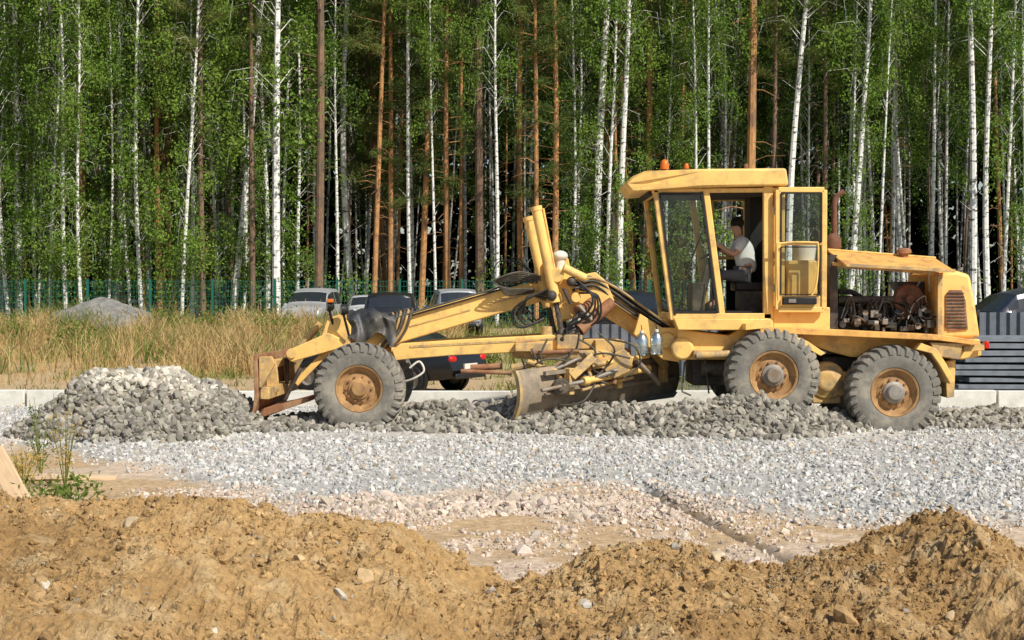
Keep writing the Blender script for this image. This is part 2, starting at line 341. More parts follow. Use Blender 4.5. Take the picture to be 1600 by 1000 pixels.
c0=P(158,500,36); hh=lambda x,y:1.32*np.clip(1-np.sqrt(((x-c0.x)/3.3)**2+((y-c0.y)/2.6)**2),0,1)**.75-.02
gx=np.arange(c0.x-3.6,c0.x+3.6,.1); gy=np.arange(c0.y-2.7,c0.y+2.7,.1)
o=grid(gx,gy,lambda x,y:hh(x,y)+.36+.10*fbm(x*2,y*2),lambda x,y:np.tile([[.22,.21,.19]],(len(x),1))*(1+.6*fbm(x*7,y*7)[:,None]),'gravel_heap',ground_m,False)
tag(o,'distant dark grey gravel heap in front of the green fence','gravel heap',kind='stuff')
# ---------------------------------------------------------------- kerb
mb=MB(); xk=-30.
while xk<30:
    dz=random.uniform(-.012,.012); mb.box((xk+.99,4.7+random.uniform(-.01,.01),.13+dz),(1.965,.17,.36)); xk+=2.0
o=mb.build('kerb',conc,None,.012); o['kind']='structure'
# ---------------------------------------------------------------- GRADER
G0=Vector((1.6,1.15,0)); ORIGIN=G0
GR=empty('motor_grader',G0,'yellow motor grader with open engine bay and cab door, standing on the gravel ridge','motor grader')
def wheel(Rr,y0,sg,w,c,big=True):
    cx,cz=c; cen=(cx,y0,cz); ax=(0,sg,0)
    rim=MB().lathe([(.53*Rr,.10*w),(.50*Rr,.07*w),(.47*Rr,.09*w),(.45*Rr,.2*w),(.38*Rr,.27*w),(.36*Rr,.30*w),(.30*Rr,.24*w),(.18*Rr,.22*w),(.001,.22*w)],cen,ax,40)
    wb=rim.build('wheel',rimm,GR)
    MB().lathe([(.53*Rr,.9*w),(.45*Rr,.8*w),(.001,.75*w)],cen,ax,30).build('inner_disc',rimm,wb)
    t=MB().lathe([(.50*Rr,.14*w),(.53*Rr,.05*w),(.60*Rr,.015*w),(.72*Rr,0),(.84*Rr,.03*w),(.92*Rr,.09*w),(.945*Rr,.2*w),(.95*Rr,.5*w),(.945*Rr,.8*w),(.92*Rr,.91*w),(.84*Rr,.97*w),(.72*Rr,w),(.60*Rr,.985*w),(.53*Rr,.95*w),(.50*Rr,.86*w)],cen,ax,64)
    nl=30
    for k in range(nl):
        for side in (0,1):
            a0=2*math.pi*(k+.5*side)/nl; th=.115
            vs=[]
            st=[(-.012,.80,.845,0),(.03,.86,.955,.02),(.12,.9,.985,.05),(.5,.93,1.0,.14)]
            for (aa,r0,r1,sk) in st:
                A=aa*w if side==0 else w-aa*w
                for (r,s_) in ((r0,-1),(r1,-.8),(r1,.8),(r0,1)):
                    an=a0+sk+s_*th*.5
                    vs.append((cx+Rr*r*math.cos(an),y0+sg*A,cz+Rr*r*math.sin(an)))
            fs=[]
            for i in range(3):
                for j in range(4): fs.append((i*4+j,i*4+(j+1)%4,(i+1)*4+(j+1)%4,(i+1)*4+j))
            fs+=[(0,1,2,3),(12,13,14,15)]
            t.add(vs,fs)
    t.build('tyre',rubber,wb)
    h=MB().lathe([(.24*Rr,.25*w),(.23*Rr,.16*w),(.17*Rr,.13*w),(.165*Rr,-.02*w if big else .06*w),(.14*Rr,-.06*w if big else .03*w),(.001,-.06*w if big else .03*w)],cen,ax,24)
    h.build('hub',rimm if not big else steel,wb)
    nn=MB()
    for k in range(10):
        a=2*math.pi*k/10; nn.lathe([(.001,.16*w),(.028*Rr,.16*w),(.028*Rr,.25*w)],(cx+.275*Rr*math.cos(a),y0,cz+.275*Rr*math.sin(a)),ax,6)
    nn.build('wheel_nuts',rust,wb)
    return wb
fw=P(560,608); w1=P(1210,587); w2=P(1400,614)
wheel(.62,0,1,.40,(fw.x,fw.z),False); wheel(.62,2.32,-1,.40,(fw.x-.02,fw.z),False)
for w_ in (w1,w2):
    wheel(.64,0,1,.42,(w_.x,w_.z)); wheel(.64,2.34,-1,.42,(w_.x,w_.z))
mb=MB(); mb.bar((fw.x,.3,fw.z),(fw.x,2.0,fw.z),.14,.18,(0,0,1)); mb.box((fw.x,1.15,fw.z+.28),(.3,.5,.5)); mb.build('front_axle',yel2,GR,.01)
MB().bar((fw.x+.18,.35,fw.z+.12),(fw.x+.18,1.95,fw.z+.12),.06,.06,(0,0,1)).build('tie_rod',darkst,GR)
BY0,BY1=.97,1.33
beam=[(520,512),(560,505),(600,500),(740,462),(845,438),(880,428),(905,426),(940,436),(985,468),(1030,505),(1062,522),(1062,564),(1035,556),(985,520),(930,484),(905,476),(868,465),(740,502),(625,536),(590,556),(560,562),(522,560)]
mb=MB().pprism(beam,BY0,BY1); mb.build('main_beam',yel,GR,.02)
for a,b in (((640,510),(735,484)),((765,475),(842,455))):
    MB().bar(P(a[0],a[1],BY0-.004),P(b[0],b[1],BY0-.004),.012,.02).build('beam_weld_strip',yel2,GR)
mb=MB().pprism([(500,530),(512,497),(535,490),(548,510),(548,575),(520,580),(512,556)],.8,1.5); mb.pprism([(445,556),(452,546),(512,520),(530,528),(528,545),(455,566)],.75,.9); mb.pprism([(445,556),(452,546),(512,520),(530,528),(528,545),(455,566)],1.4,1.55)
mb.bar(P(515,545,.9),P(462,600,.9),.1,.09); mb.bar(P(515,545,1.4),P(462,600,1.4),.1,.09)
mb.build('front_frame',yel,GR,.012)
mb=MB(); mb.tube([P(455,552,.72),P(455,552,1.6)],.07,14); mb.tube([P(465,548,1.1),P(500,505,1.1)],.05,12); mb.build('front_lift_cylinder',yel2,GR)
MB().tube([P(448,560,1.1),P(448,600,1.1)],.03,10).build('front_lift_rod',darkst,GR); MB().tube([P(470,575,.8),P(445,625,.8)],.025,10).build('front_lift_rod',darkst,GR)
A=P(400,600,.05); B=P(452,600,2.25); u=(Vector((B.x,B.y,0))-Vector((A.x,A.y,0))); Ln=u.length; u.normalize(); nb=Vector((u.y,-u.x,0))
def sweep(mb,prof,A,u,nb,s0,s1,zt=0):
    n=len(prof); vs=[]
    for s in (s0,s1):
        for b,z in prof: vs.append(Vector((A.x,A.y,0))+u*s+nb*b+Vector((0,0,z+zt*s)))
    fs=[[i,(i+1)%n,(i+1)%n+n,i+n] for i in range(n)]+[list(range(n))[::-1],[i+n for i in range(n)]]
    return mb.add(vs,fs)
pf=[(-.04,1.10),(0,1.10),(.02,.8),(.02,.55),(-.01,.38),(-.12,.17),(-.15,.17),(-.05,.38),(-.03,.55),(-.03,.8)]
sweep(MB(),pf,A,u,nb,0,Ln).build('front_blade',rust,GR,.006)
mb=MB(); sweep(mb,[(.025,1.08),(.20,1.08),(.24,.98),(.06,.66),(.025,.66)],A,u,nb,.05,.11); sweep(mb,[(.025,1.02),(.16,1.02),(.20,.6),(.10,.5),(.025,.5)],A,u,nb,.5,.56)
sweep(mb,[(.025,1.08),(.20,1.08),(.24,.98),(.06,.66),(.025,.66)],A,u,nb,Ln-.1,Ln-.04); sweep(mb,[(.025,1.02),(.16,1.02),(.20,.6),(.10,.5),(.025,.5)],A,u,nb,Ln-.55,Ln-.49); sweep(mb,[(.03,1.0),(.13,1.0),(.13,.9),(.03,.9)],A,u,nb,.1,Ln-.1); sweep(mb,[(.03,.66),(.15,.66),(.15,.5),(.03,.5)],A,u,nb,.1,Ln-.1)
mb.build('front_blade_bracket',yel2,GR,.008)
sweep(MB(),[(.0,.36),(.30,.42),(.66,.52),(.66,.46),(.30,.34),(-.10,.20)],A,u,nb,.25,1.3).build('front_blade_skid',rust,GR,.006)
for (px,py,Y) in ((515,478,.75),(537,484,.62)):
    mb=MB().lathe([(.001,-.07),(.05,-.06),(.075,-.02),(.08,.03),(.07,.04)],P(px,py,Y),(-1,-.25,0),18); mb.tube([P(px,py+8,Y),P(px+8,py+40,Y+.1)],.018,8); h=mb.build('headlight',black,GR)
    MB().lathe([(.001,.036),(.068,.036)],P(px,py,Y),(-1,-.25,0),18).build('lens',whl,h)
MB().box(P(516,470,.7),(.09,.1,.05)).build('front_marker_lamp',orl,GR,.01)
nu,nv=26,30; vs=[];fs=[]
for i in range(nu):
    for j in range(nv):
        a=i/(nu-1); b=j/(nv-1); px=532+a*82; tp=497-10*math.sin(a*math.pi)-4*a
        s=abs(b-.5)*2; side=-1 if b<.5 else 1
        Yc=1.15+side*min(s*1.6,.8)*.34+side*.02*s
        z=tp+(max(0,s-.38)**.9)*78*(1-.35*math.sin(a*5+1)**2)
        wv=(math.sin(a*17+b*6)+math.sin(a*9-b*13+2)+.6*math.sin(a*31+b*21))*.022
        p=P(px+6*math.sin(b*9),z,Yc); p.y+=wv*1.4*(1 if s>.3 else .3)-.06*s*(side==-1); p.z+=wv*(1 if s<.5 else .3)
        vs.append(p)
for i in range(nu-1):
    for j in range(nv-1): fs.append((i*nv+j,i*nv+j+1,(i+1)*nv+j+1,(i+1)*nv+j))
MB().add(vs,fs).build('tarp_cover',tarpm,GR,0,60)
for k in range(6):
    x0=598+k*6
    MB().tube(smooth_path([P(x0+10,492-k*1.5,1.3),P(x0+16,490-k*1.5,1.1),P(x0+14,500-k*1.5,.93),P(x0+5,525-k*1.5,.92),P(x0-12,548-k*1.5,.93)]),.018,8).build('hose',tanh_ if k%2==0 else hosem,GR)
dbp=[(612,548),(625,537),(700,532),(862,523),(892,528),(894,546),(700,556),(640,561),(618,564)]
mb=MB().pprism(dbp,.62,.80); mb.pprism(dbp,1.5,1.68,.62)
mb.ball(P(614,552,1.1),.12); mb.bar(P(620,552,.7),P(620,552,1.6),.16,.16,(0,0,1)); mb.build('drawbar',yel,GR,.012)
MB().pprism([(640,540),(870,528),(872,531),(640,543.5)],.612,.618).build('drawbar_plate',yel2,GR)
MB().tube([P(720,580,.6),P(800,583,.6)],.03,10).build('tilt_rod',rust,GR); MB().tube([P(735,575,.7),P(785,572,.7)],.045,12).build('tilt_cylinder',rust,GR)
cc=P(893,556,1.15); cc=Vector((cc.x,1.15,1.02))
mb=MB().lathe([(.82,.0),(.84,.03),(.84,.1),(.78,.13),(.62,.13),(.6,.1),(.6,0)],cc,(0,0,1),56,True)
for k in range(56):
    a=2*math.pi*k/56; mb.box(cc+Vector((.61*math.cos(a),.61*math.sin(a),.05)),(.05,.03,.1),Matrix.Rotation(a,3,'Z'))
mb.build('turning_circle',yel2,GR)
mb=MB(); mb.box(cc+Vector((-.55,-.62,.17)),(.5,.22,.12)); mb.box(cc+Vector((.1,-.1,.2)),(1.1,.5,.14)); mb.box(cc+Vector((-.05,-.45,.24)),(.35,.3,.2)); mb.tube([cc+Vector((-.35,-.4,.1)),cc+Vector((-.35,-.4,.45))],.09,14); mb.box(cc+Vector((.5,-.3,.18)),(.4,.7,.16)); mb.build('circle_frame',yel2,GR,.012)
# moldboard
A=Vector((.03,-.20,0)); B=Vector((2.36,1.75,0)); u=(B-A); Ln=u.length; u.normalize(); nb=Vector((u.y,-u.x,0)); ZT=.16/Ln
def arc(off,n=12,a0=-56,a1=50,rb=.28,rz=.40): 
    return [(rb*(math.cos(R(a0+(a1-a0)*i/n))-.62)+off,.60+rz*math.sin(R(a0+(a1-a0)*i/n))) for i in range(n+1)]
outer=arc(0); inner=[(b-.03,z) for b,z in outer][::-1]
MBd=sweep(MB(),outer+inner,A,u,nb,0,Ln,ZT).build('moldboard',bladem,GR,.004)
low=arc(.014,4,-62,-42); sweep(MB(),low+[(b-.05,z-.0) for b,z in low][::-1],A,u,nb,-.02,Ln+.02,ZT).build('cutting_edge',steel,MBd)
pl_=arc(.03); sweep(MB(),pl_+[(b-.07,z) for b,z in pl_][::-1],A,u,nb,-.012,.035,ZT).build('end_plate',yel2,MBd)
def bp(s,b,z): return Vector((A.x,A.y,0))+u*s+nb*b+Vector((0,0,z+ZT*s))
MB().bar(bp(.4,.15,.84),bp(2.9,.15,.84),.05,.06,(0,0,1)).build('blade_rail',bladem,GR); MB().bar(bp(.4,.16,.55),bp(2.9,.16,.55),.05,.05,(0,0,1)).build('blade_rail',bladem,GR)
for s in (.8,1.7,2.6):
    mb=MB(); mb.box(bp(s,.20,.70),(.09,.12,.36),Matrix.Rotation(math.atan2(u.y,u.x),3,'Z')); mb.bar(bp(s,.24,.76),bp(min(max(s,1.1),2.2),.36,1.02),.10,.12); mb.build('blade_arm',yel2,GR,.01)
MB().pprism([(858,575),(880,560),(930,565),(975,545),(990,560),(985,580),(960,592),(940,575),(890,585),(868,600)],.35,.43).build('blade_bracket',yel2,GR,.01)
mb=MB(); mb.tube([bp(.95,.36,.70),bp(2.1,.36,.76)],.045,16); mb.tube([bp(.9,.36,.70),bp(1.0,.36,.70)],.06,14); mb.tube([bp(2.05,.36,.76),bp(2.15,.36,.765)],.055,14); mb.build('side_shift_cylinder',yel,GR)
MB().tube([bp(1.3,.42,.92),bp(2.1,.40,.94)],.03,12).build('blade_link',yel,GR); MB().tube([bp(.9,.34,.58),bp(1.9,.30,.66)],.022,12).build('blade_link',yel2,GR)
MB().tube([bp(.2,.32,.64),bp(.95,.36,.70)],.026,12).build('side_shift_rod',steel,GR)
q=P(877,604,.0); mb=MB(); mb.lathe([(.001,-.1),(.09,-.1),(.115,-.07),(.115,.12)],q,(0,1,0),22); mb.lathe([(.001,-.14),(.05,-.14),(.05,-.1)],q,(0,1,0),12); mb.build('drive_motor',darkst,GR)
for pts,r,m in (([P(825,565,.3),P(868,580,.2),P(880,600,.15)],.035,yel2),([P(800,575,.4),P(850,565,.4)],.05,yel2),([P(960,540,.6),P(985,575,.5)],.055,yel),([P(905,575,.3),P(975,562,.4)],.03,yel2),([P(840,590,.15),P(905,560,.3)],.025,steel),([P(990,560,.7),P(1018,585,.8),P(1030,600,.9)],.035,bladem),([P(830,552,.35),P(905,548,.3)],.03,rust),([P(905,600,.2),P(965,578,.3)],.03,steel),([P(915,555,.4),P(925,600,.3)],.03,yel2),([P(965,560,.5),P(960,600,.4)],.03,rust)):
    MB().tube(pts,r,10).build('blade_link',m,GR)
for pts in ([(830,545),(850,575),(880,570),(895,545)],[(855,530),(845,560),(862,590),(890,598)],[(905,520),(900,545),(880,560)],[(935,520),(960,545),(950,570),(930,590)],[(815,560),(830,590),(860,600),(900,585),(950,600)],[(950,530),(990,540),(1000,570),(975,590)],[(890,590),(870,630),(910,628),(930,600)],[(835,570),(860,560),(900,565),(940,552),(985,560)],[(905,530),(930,548),(925,575),(950,588)]):
    MB().tube(smooth_path([P(a,b,.2+.1*math.sin(a)) for a,b in pts]),.014,8).build('hose',hosem,GR)
# lift cylinders
for k,(p0,p1,Y) in enumerate((((838,326),(868,470),.62),((826,342),(857,478),.92),((850,400),(880,500),1.5))):
    a=P(*p0,Y);b=P(*p1,Y); d=(b-a).normalized()
    mb=MB().tube([a,b],.072,20); mb.tube([a-d*.03,a+d*.03],.082,20); mb.tube([b-d*.09,b+d*.02],.088,20); mb.tube([a+Vector((.095,-.02,0)),b-d*.25+Vector((.075,-.02,0))],.014,8)
    lc=mb.build('lift_cylinder',yel,GR)
    MB().tube([b,b+d*.42],.035,12).ball(b+d*.45,.075).build('cylinder_rod',darkst,lc)
for (p0,p1) in (((957,472),(905,515)),((925,470),(905,488))):
    a=P(*p0,.75);b=P(*p1,.6); d=(b-a).normalized(); lc=MB().tube([a,b],.085 if p0[0]>950 else .06,18).tube([b-d*.06,b],.1,18).build('side_cylinder',rust,GR)
    MB().tube([b,P(878,530,.6)],.03,12).ball(P(878,530,.6),.06).build('cylinder_rod',darkst,lc)
sp=[(850,408),(868,398),(888,404),(895,440),(915,455),(905,497),(872,500),(862,462),(852,440)]
mb=MB().pprism(sp,.78,.92); mb.pprism(sp,1.38,1.52); mb.pprism([(880,436),(930,425),(948,440),(960,470),(935,500),(905,490)],.72,.84)
mb.tube([P(870,430,.55),P(870,430,1.75)],.1,18); mb.tube([P(900,465,.55),P(900,465,1.75)],.07,16); mb.tube([P(880,418,.55),P(915,435,.6)],.06,14); mb.build('cylinder_saddle',yel,GR,.01)
mb=MB().ball(P(875,400,.75),.11,(1,1,.7)); mb.tube([P(875,402,.75),P(875,425,.75)],.07,14); mb.build('joint_cap',white,GR)
for q,r in ((P(862,462,.55),.075),(P(893,440,.6),.07),(P(912,490,.6),.08)): MB().ball(q,r).build('joint_ball',darkst,GR)
MB().tube([P(905,478,.55),P(925,500,.55)],.03,10).build('joint_pin',steel,GR); MB().tube([P(880,450,.5),P(892,475,.5)],.025,10).build('joint_pin',darkst,GR)
def hose(pts,Y,r=.016,m=hosem): MB().tube(smooth_path([P(a,b,Y+j) for a,b,j in pts]),r,8).build('hose',m,GR)
for k in range(11):
    o_=k*3.2-14; jj=random.uniform(-4,4)
    hose([(898+jj,445+o_*.5,-.1),(930,440+o_*.6+jj,0),(965,462+o_+jj,.05),(1000,487+o_*.8,.05),(1035,508+o_*.5,.0),(1062,520+o_*.2,.05)],.7+.05*(k%4),.017,black if k%3 else tanh_)
for k in range(6):
    hose([(845,432+k*2,0),(815,425+k*3,.0),(790,430+k*2,-.05),(772+k*2,440,-.05),(790,450+k*2,.0),(835,452+k,.05)],.72+.04*k,.011,hosem)
for k in range(6):
    hose([(860-k,450+k*4,0),(835-k*2,462,-.05),(805+k*3,480+k*2,-.05),(800+k*5,500-k*3,.0),(815+k*5,512-k*2,0),(850,500-k*3,.05)],.6+.05*k,.013,hosem if k%2 else black)
for k in range(4):
    hose([(905,440+k*6,0),(925+k*3,462,-.05),(920+k*5,485+k*5,-.05),(890,505+k*5,0),(885,520,0)],.5+.04*k,.014,black)
hose([(640,575,.0),(655,565,0),(662,580,0),(645,592,0),(625,598,.1)],.3,.014,white); hose([(600,505,0),(640,490,0),(760,455,0),(840,430,0)],.93,.014,hosem); hose([(600,508,0),(640,494,0),(760,459,0),(840,434,0)],.93,.012,black)
for k in range(3): hose([(770+k*10,428,0),(778+k*12,410-k*3,0),(800+k*8,408,0),(830,425,0)],1.0+.1*k,.008,black)
# articulation joint and rear frame
mb=MB(); mb.lathe([(.001,-.05),(.13,-.05),(.16,-.02),(.16,.1)],P(1066,545,.5),(0,1,0),26); mb.lathe([(.001,-.06),(.1,-.06),(.12,-.02),(.12,.1)],P(1042,532,.6),(0,1,0),22); mb.pprism([(1000,490),(1035,512),(1060,512),(1062,566),(1036,562),(990,522)],.6,1.7); mb.build('articulation_joint',yel,GR,.01)
mb=MB().pprism([(1058,514),(1140,524),(1170,505),(1300,516),(1460,528),(1532,530),(1535,556),(1505,562),(1460,560),(1330,558),(1300,550),(1235,528),(1180,524),(1142,562),(1062,562)],.5,1.85); mb.build('rear_frame',yel,GR,.02)
mb=MB().pprism([(1085,548),(1142,548),(1142,560),(1085,560)],.3,.5); mb.tube([P(1088,556,.25),P(1140,553,.25)],.05,12); mb.build('frame_tube',yel2,GR)
mb=MB().pprism([(1188,512),(1240,512),(1466,523),(1532,532),(1532,540),(1466,532),(1188,520)],.05,2.25); mb.build('deck',orange,GR,.008)
MB().pprism([(1165,506),(1205,500),(1205,512),(1165,516)],.05,.5).build('deck_step',yel,GR,.006); MB().pprism([(1188,519),(1230,521),(1262,533),(1290,552),(1283,556),(1255,541),(1225,529),(1188,527)],.05,.5).build('fender',yel,GR,.006); MB().pprism([(1440,536),(1464,545),(1480,570),(1493,596),(1486,600),(1470,572),(1456,552),(1432,546)],.03,.5).build('fender',yel,GR,.006)
mb=MB().pprism([(1477,565),(1494,562),(1492,620),(1480,622)],.3,2.0); mb.pprism([(1455,535),(1505,537),(1500,562),(1462,556)],.1,.45); mb.bar(P(1505,545,.3),P(1537,543,.3),.1,.08); mb.build('rear_bracket',yel2,GR,.01)
mb=MB().box(P(1541,539,.35),(.06,.12,.1)); mb.build('tail_light',redl,GR,.01)
for Y0 in (.48,1.66):
    a=w1;b=w2; mb=MB(); mb.bar(Vector((a.x-.1,Y0+.1,a.z)),Vector((b.x+.1,Y0+.1,b.z)),.22,.34)
    q=(a+b)/2; mb.lathe([(.001,-.08),(.12,-.08),(.2,-.02),(.26,0),(.26,.2)],(q.x,Y0,q.z+.02),(0,1,0),24); mb.box((q.x,Y0+.1,q.z-.22),(.4,.16,.16)); mb.build('tandem_case',yel2,GR,.02)
MB().bar((4.3,.5,.75),(4.3,1.8,.75),.3,.3,(0,0,1)).build('rear_axle',darkst,GR,.02); mb=MB(); mb.box((3.0,1.15,.9),(1.0,.9,.5)); mb.tube([P(1095,575,.6),P(1140,575,.6)],.12,14); mb.build('transmission',darkst,GR,.02); MB().box((4.9,1.15,.85),(1.2,.8,.4)).build('oil_pan',darkst,GR,.02)
mb=MB()
for a,b in (((1070,565),(1066,612)),((1066,612),(1080,618)),((1102,562),(1108,615))): mb.tube([P(*a,.5),P(*b,.5)],.012,8)
mb.build('step_rod',darkst,GR)
# ---- cab
Yn,Yf=.38,1.92
def pair(mb,a,b,w,h,y=(Yn,Yf)):
    p=P(*a,Yn);q=P(*b,Yn)
    for Y in y: mb.bar((p.x,Y,p.z),(q.x,Y,q.z),w,h)
mb=MB()
pair(mb,(1024,297),(1051,500),.09,.075); pair(mb,(1102,296),(1128,492),.08,.085); pair(mb,(1199,292),(1200,512),.1,.13)
pair(mb,(1018,299),(1228,297),.09,.06); pair(mb,(1050,494),(1205,494),.10,.08)
for a in ((1024,300),(1050,494),(1224,299)): p=P(*a,Yn); mb.bar((p.x,Yn,p.z),(p.x,Yf,p.z),.08,.08,(0,0,1))
mb.pprism([(1053,498),(1208,498),(1208,516),(1060,516)],Yn-.06,Yf+.06)
mb.pprism([(1208,405),(1226,405),(1226,510),(1208,510)],Yn+.05,Yf)
mb.pprism([(1208,296),(1226,296),(1226,312),(1208,312)],Yn+.05,Yf); mb.pprism([(1208,296),(1226,296),(1226,510),(1208,510)],Yn,Yn+.08); mb.pprism([(1208,296),(1226,296),(1226,510),(1208,510)],Yf-.08,Yf)
cab=mb.build('cab',yel,GR,.012)
top=[(978,284),(990,274),(1008,267),(1100,264),(1228,263),(1232,290),(1100,293),(1030,296),(990,300)]
n=len(top); Y0a,Y1a=.24,2.06; vs=[]
for yy,sg in ((Y0a,1),(Y1a,-1)):
    for (a_,b_) in top:
        q=P(a_,b_,Y0a); ins=max(0,(1015-a_))/40*.30; vs.append((q.x,yy+sg*ins,q.z))
roof=MB().add(vs,[list(range(n))[::-1],[i+n for i in range(n)]]+[[i,(i+1)%n,(i+1)%n+n,i+n] for i in range(n)]).build('cab_roof',yel,GR,.03)
mb=MB().pprism([(1012,299.5),(1222,296.5),(1222,302),(1015,305)],Yn+.05,Yf-.05); mb.pprism([(1172,300),(1196,300),(1196,490),(1172,490)],1.35,Yf-.06); mb.pprism([(1135,405),(1196,405),(1196,492),(1135,492)],Yf-.05,Yf); mb.pprism([(1052,486),(1206,486),(1206,497),(1052,497)],Yn+.1,Yf-.1); mb.build('cab_interior',liner,cab)
def rfr(mb,x0,y0,x1,y1,Y,t,w): 
    a=P(x0,y0,Y);b=P(x1,y0,Y);c=P(x1,y1,Y);d=P(x0,y1,Y)
    for p,q in ((a,b),(b,c),(c,d),(d,a)): mb.bar(p,q,w,t)
mb=MB(); rfr(mb,1112,312,1164,403,Yf-.05,.05,.06); mb.build('far_window_frame',yel,cab,.006)
def quad(pp,mat,name,par):
    return MB().add(pp,[(0,1,2,3)]).build(name,mat,par)
pA,pB,pC,pD=P(1026,299,Yn),P(1051,494,Yn),P(1127,492,Yn),P(1101,297,Yn)
quad([pA,pB,pC,pD],glass,'side_window',cab)
quad([pA,pB,Vector((pB.x,Yf,pB.z)),Vector((pA.x,Yf,pA.z))],glass,'windscreen',cab)
p,q=P(1217,312,Yn),P(1217,405,Yn); quad([(p.x,Yn+.08,p.z),(q.x,Yn+.08,q.z),(q.x,Yf-.08,q.z),(p.x,Yf-.08,p.z)],glass,'rear_window',cab)
mb=MB(); pair(mb,(1030,302),(1054,492),.02,.03,(Yn-.052,)); pair(mb,(1095,300),(1120,488),.02,.03,(Yn-.045,)); pair(mb,(1032,303),(1094,303),.02,.03,(Yn-.05,)); pair(mb,(1054,487),(1120,487),.02,.03,(Yn-.05,)); mb.build('window_seal',black,cab)
MB().tube([P(1045,480,.8),P(1036,400,.85),P(1050,370,.9)],.012,6).build('wiper',black,cab)
MB().tube([P(1060,485,.9),P(1082,400,1.0),P(1098,360,1.1)],.012,6).build('wiper',black,cab)
for px,py,s,Y in ((1038,263,1,.7),(1072,262,.55,.6)):
    MB().lathe([(.06*s,0),(.06*s,.05*s),(.052*s,.1*s),(.03*s,.13*s),(.001,.14*s)],P(px,py+2,Y),(0,0,1),18).build('beacon',orl,roof)
MB().lathe([(.03,0),(.03,.05),(.001,.06)],P(1165,263,.8),(0,0,1),12).build('roof_cap',rust,roof)
# door
mb=MB(); Yd=.26
rfr(mb,1215,297,1287,484,Yd,.075,.06); mb.bar(P(1213,381,Yd),P(1289,381,Yd),.05,.04)
mb.pprism([(1222,462),(1282,462),(1282,482),(1222,482)],Yd-.02,Yd+.02); door=mb.build('door',yel,GR,.012)
quad([P(1219,301,Yd),P(1283,301,Yd),P(1283,379,Yd),P(1219,379,Yd)],glass,'door_glass',door)
quad([P(1219,384,Yd),P(1283,384,Yd),P(1283,462,Yd),P(1219,462,Yd)],glass,'door_glass',door)
mb=MB(); rfr(mb,1220,302,1283,378,Yd-.035,.02,.015); mb.build('door_seal',black,door)
mb=MB(); rfr(mb,1220,386,1281,460,Yd-.035,.015,.015); mb.build('door_seal',black,door)
MB().tube(smooth_path([P(1216,470,Yd-.08),P(1214,390,Yd-.1),P(1222,380,Yd-.1),P(1270,379,Yd-.1),P(1278,386,Yd-.1),P(1276,440,Yd-.1),P(1268,462,Yd-.08)]),.014,8).build('grab_rail',yel,door)
mb=MB().box(P(1249,470,Yd-.06),(.46,.08,.10)); dl=mb.build('door_latch',black,door,.015)
MB().box(P(1238,470,Yd-.104),(.10,.012,.05)).build('latch_plate',steel,door)
for yy in (330,450): MB().bar(P(1207,yy,.3),P(1216,yy,.28),.06,.1).build('door_hinge',yel2,door)
mb=MB().pprism([(1208,480),(1297,480),(1297,516),(1208,514)],.35,1.95); mb.pprism([(1232,407),(1276,407),(1278,480),(1230,480)],.5,1.4); mb.build('side_tank',yel,GR,.015)
MB().lathe([(.001,-.0),(.15,0),(.17,.22),(.16,.22),(.14,.02),(.001,.02)],P(1256,407,.8),(0,0,1),20).build('bucket',white,GR)
# ---- engine bay
mb=MB().pprism([(1296,398),(1308,398),(1310,520),(1296,520)],.5,1.85); mb.build('bay_bulkhead',darkst,GR,.005)
mb=MB().pprism([(1465,427),(1495,423),(1516,429),(1524,470),(1533,528),(1465,530)],.36,1.94); rb=mb.build('radiator_housing',yel,GR,.05)
mb=MB().pprism([(1484,453),(1503,453),(1509,470),(1513,515),(1484,517),(1478,510),(1478,460)],.335,.37); mb.build('side_grille',rust,rb,.004)
mb=MB(); 
for k in range(11): mb.bar(P(1480,458+k*5.3,.328),P(1506+k*.5,458+k*5.3,.328),.012,.014)
mb.build('grille_slats',darkst,rb)
MB().bar(P(1468,430,.36),P(1468,526,.36),.06,.07).build('bay_post',yel2,GR,.008); MB().bar(P(1300,412,.5),P(1466,428,.5),.05,.05).build('bay_rail',yel2,GR,.008); MB().bar(P(1300,412,1.85),P(1466,428,1.85),.05,.05).build('bay_rail',yel2,GR,.008)
a,b,c,d=P(1293,391,.85),P(1462,404,.85),P(1492,423,.05),P(1322,414,.05)
def slab(mb,a,b,c,d,t=.025):
    n=(b-a).cross(d-a).normalized()*t
    vs=[a,b,c,d,a+n,b+n,c+n,d+n]; return mb.add(vs,[(0,1,2,3),(7,6,5,4),(0,4,5,1),(1,5,6,2),(2,6,7,3),(3,7,4,0)])
hd=slab(MB(),a,b,c,d).build('hood_panel',orange,GR,.006,label='raised faded orange hood panel')
slab(MB(),P(1293,391,.85),P(1462,404,.85),Vector((P(1462,404,.85).x,1.5,P(1462,404,.85).z)),Vector((P(1293,391,.85).x,1.5,P(1293,391,.85).z))).build('hood_panel',yel,GR,.006)
slab(MB(),Vector((a.x,1.5,a.z)),Vector((b.x,1.5,b.z)),Vector((c.x,2.2,c.z)),Vector((d.x,2.2,d.z))).build('hood_panel',yel,GR,.006)
mb=MB(); mb.bar(d+Vector((0,-.01,0)),c+Vector((0,-.01,0)),.02,.04); mb.build('hood_rim',yel2,hd)
mb=MB().bar(P(1450,418,.15),P(1452,455,.5),.02,.02); mb.build('hood_strut',steel,GR)
MB().lathe([(.001,.1),(.07,.1),(.1,.07),(.1,.03),(.06,.02),(.06,-.05)],P(1412,399,.8),(0,0,1),20).build('filler_cap',rust,GR)
mb=MB(); mb.pprism([(1305,478),(1400,480),(1460,492),(1462,522),(1305,520)],.75,1.6); mb.pprism([(1320,462),(1398,464),(1398,480),(1320,478)],.85,1.5); mb.pprism([(1400,440),(1462,440),(1462,500),(1440,500)],1.0,1.5)
eng=mb.build('engine',enginem,GR,.008)
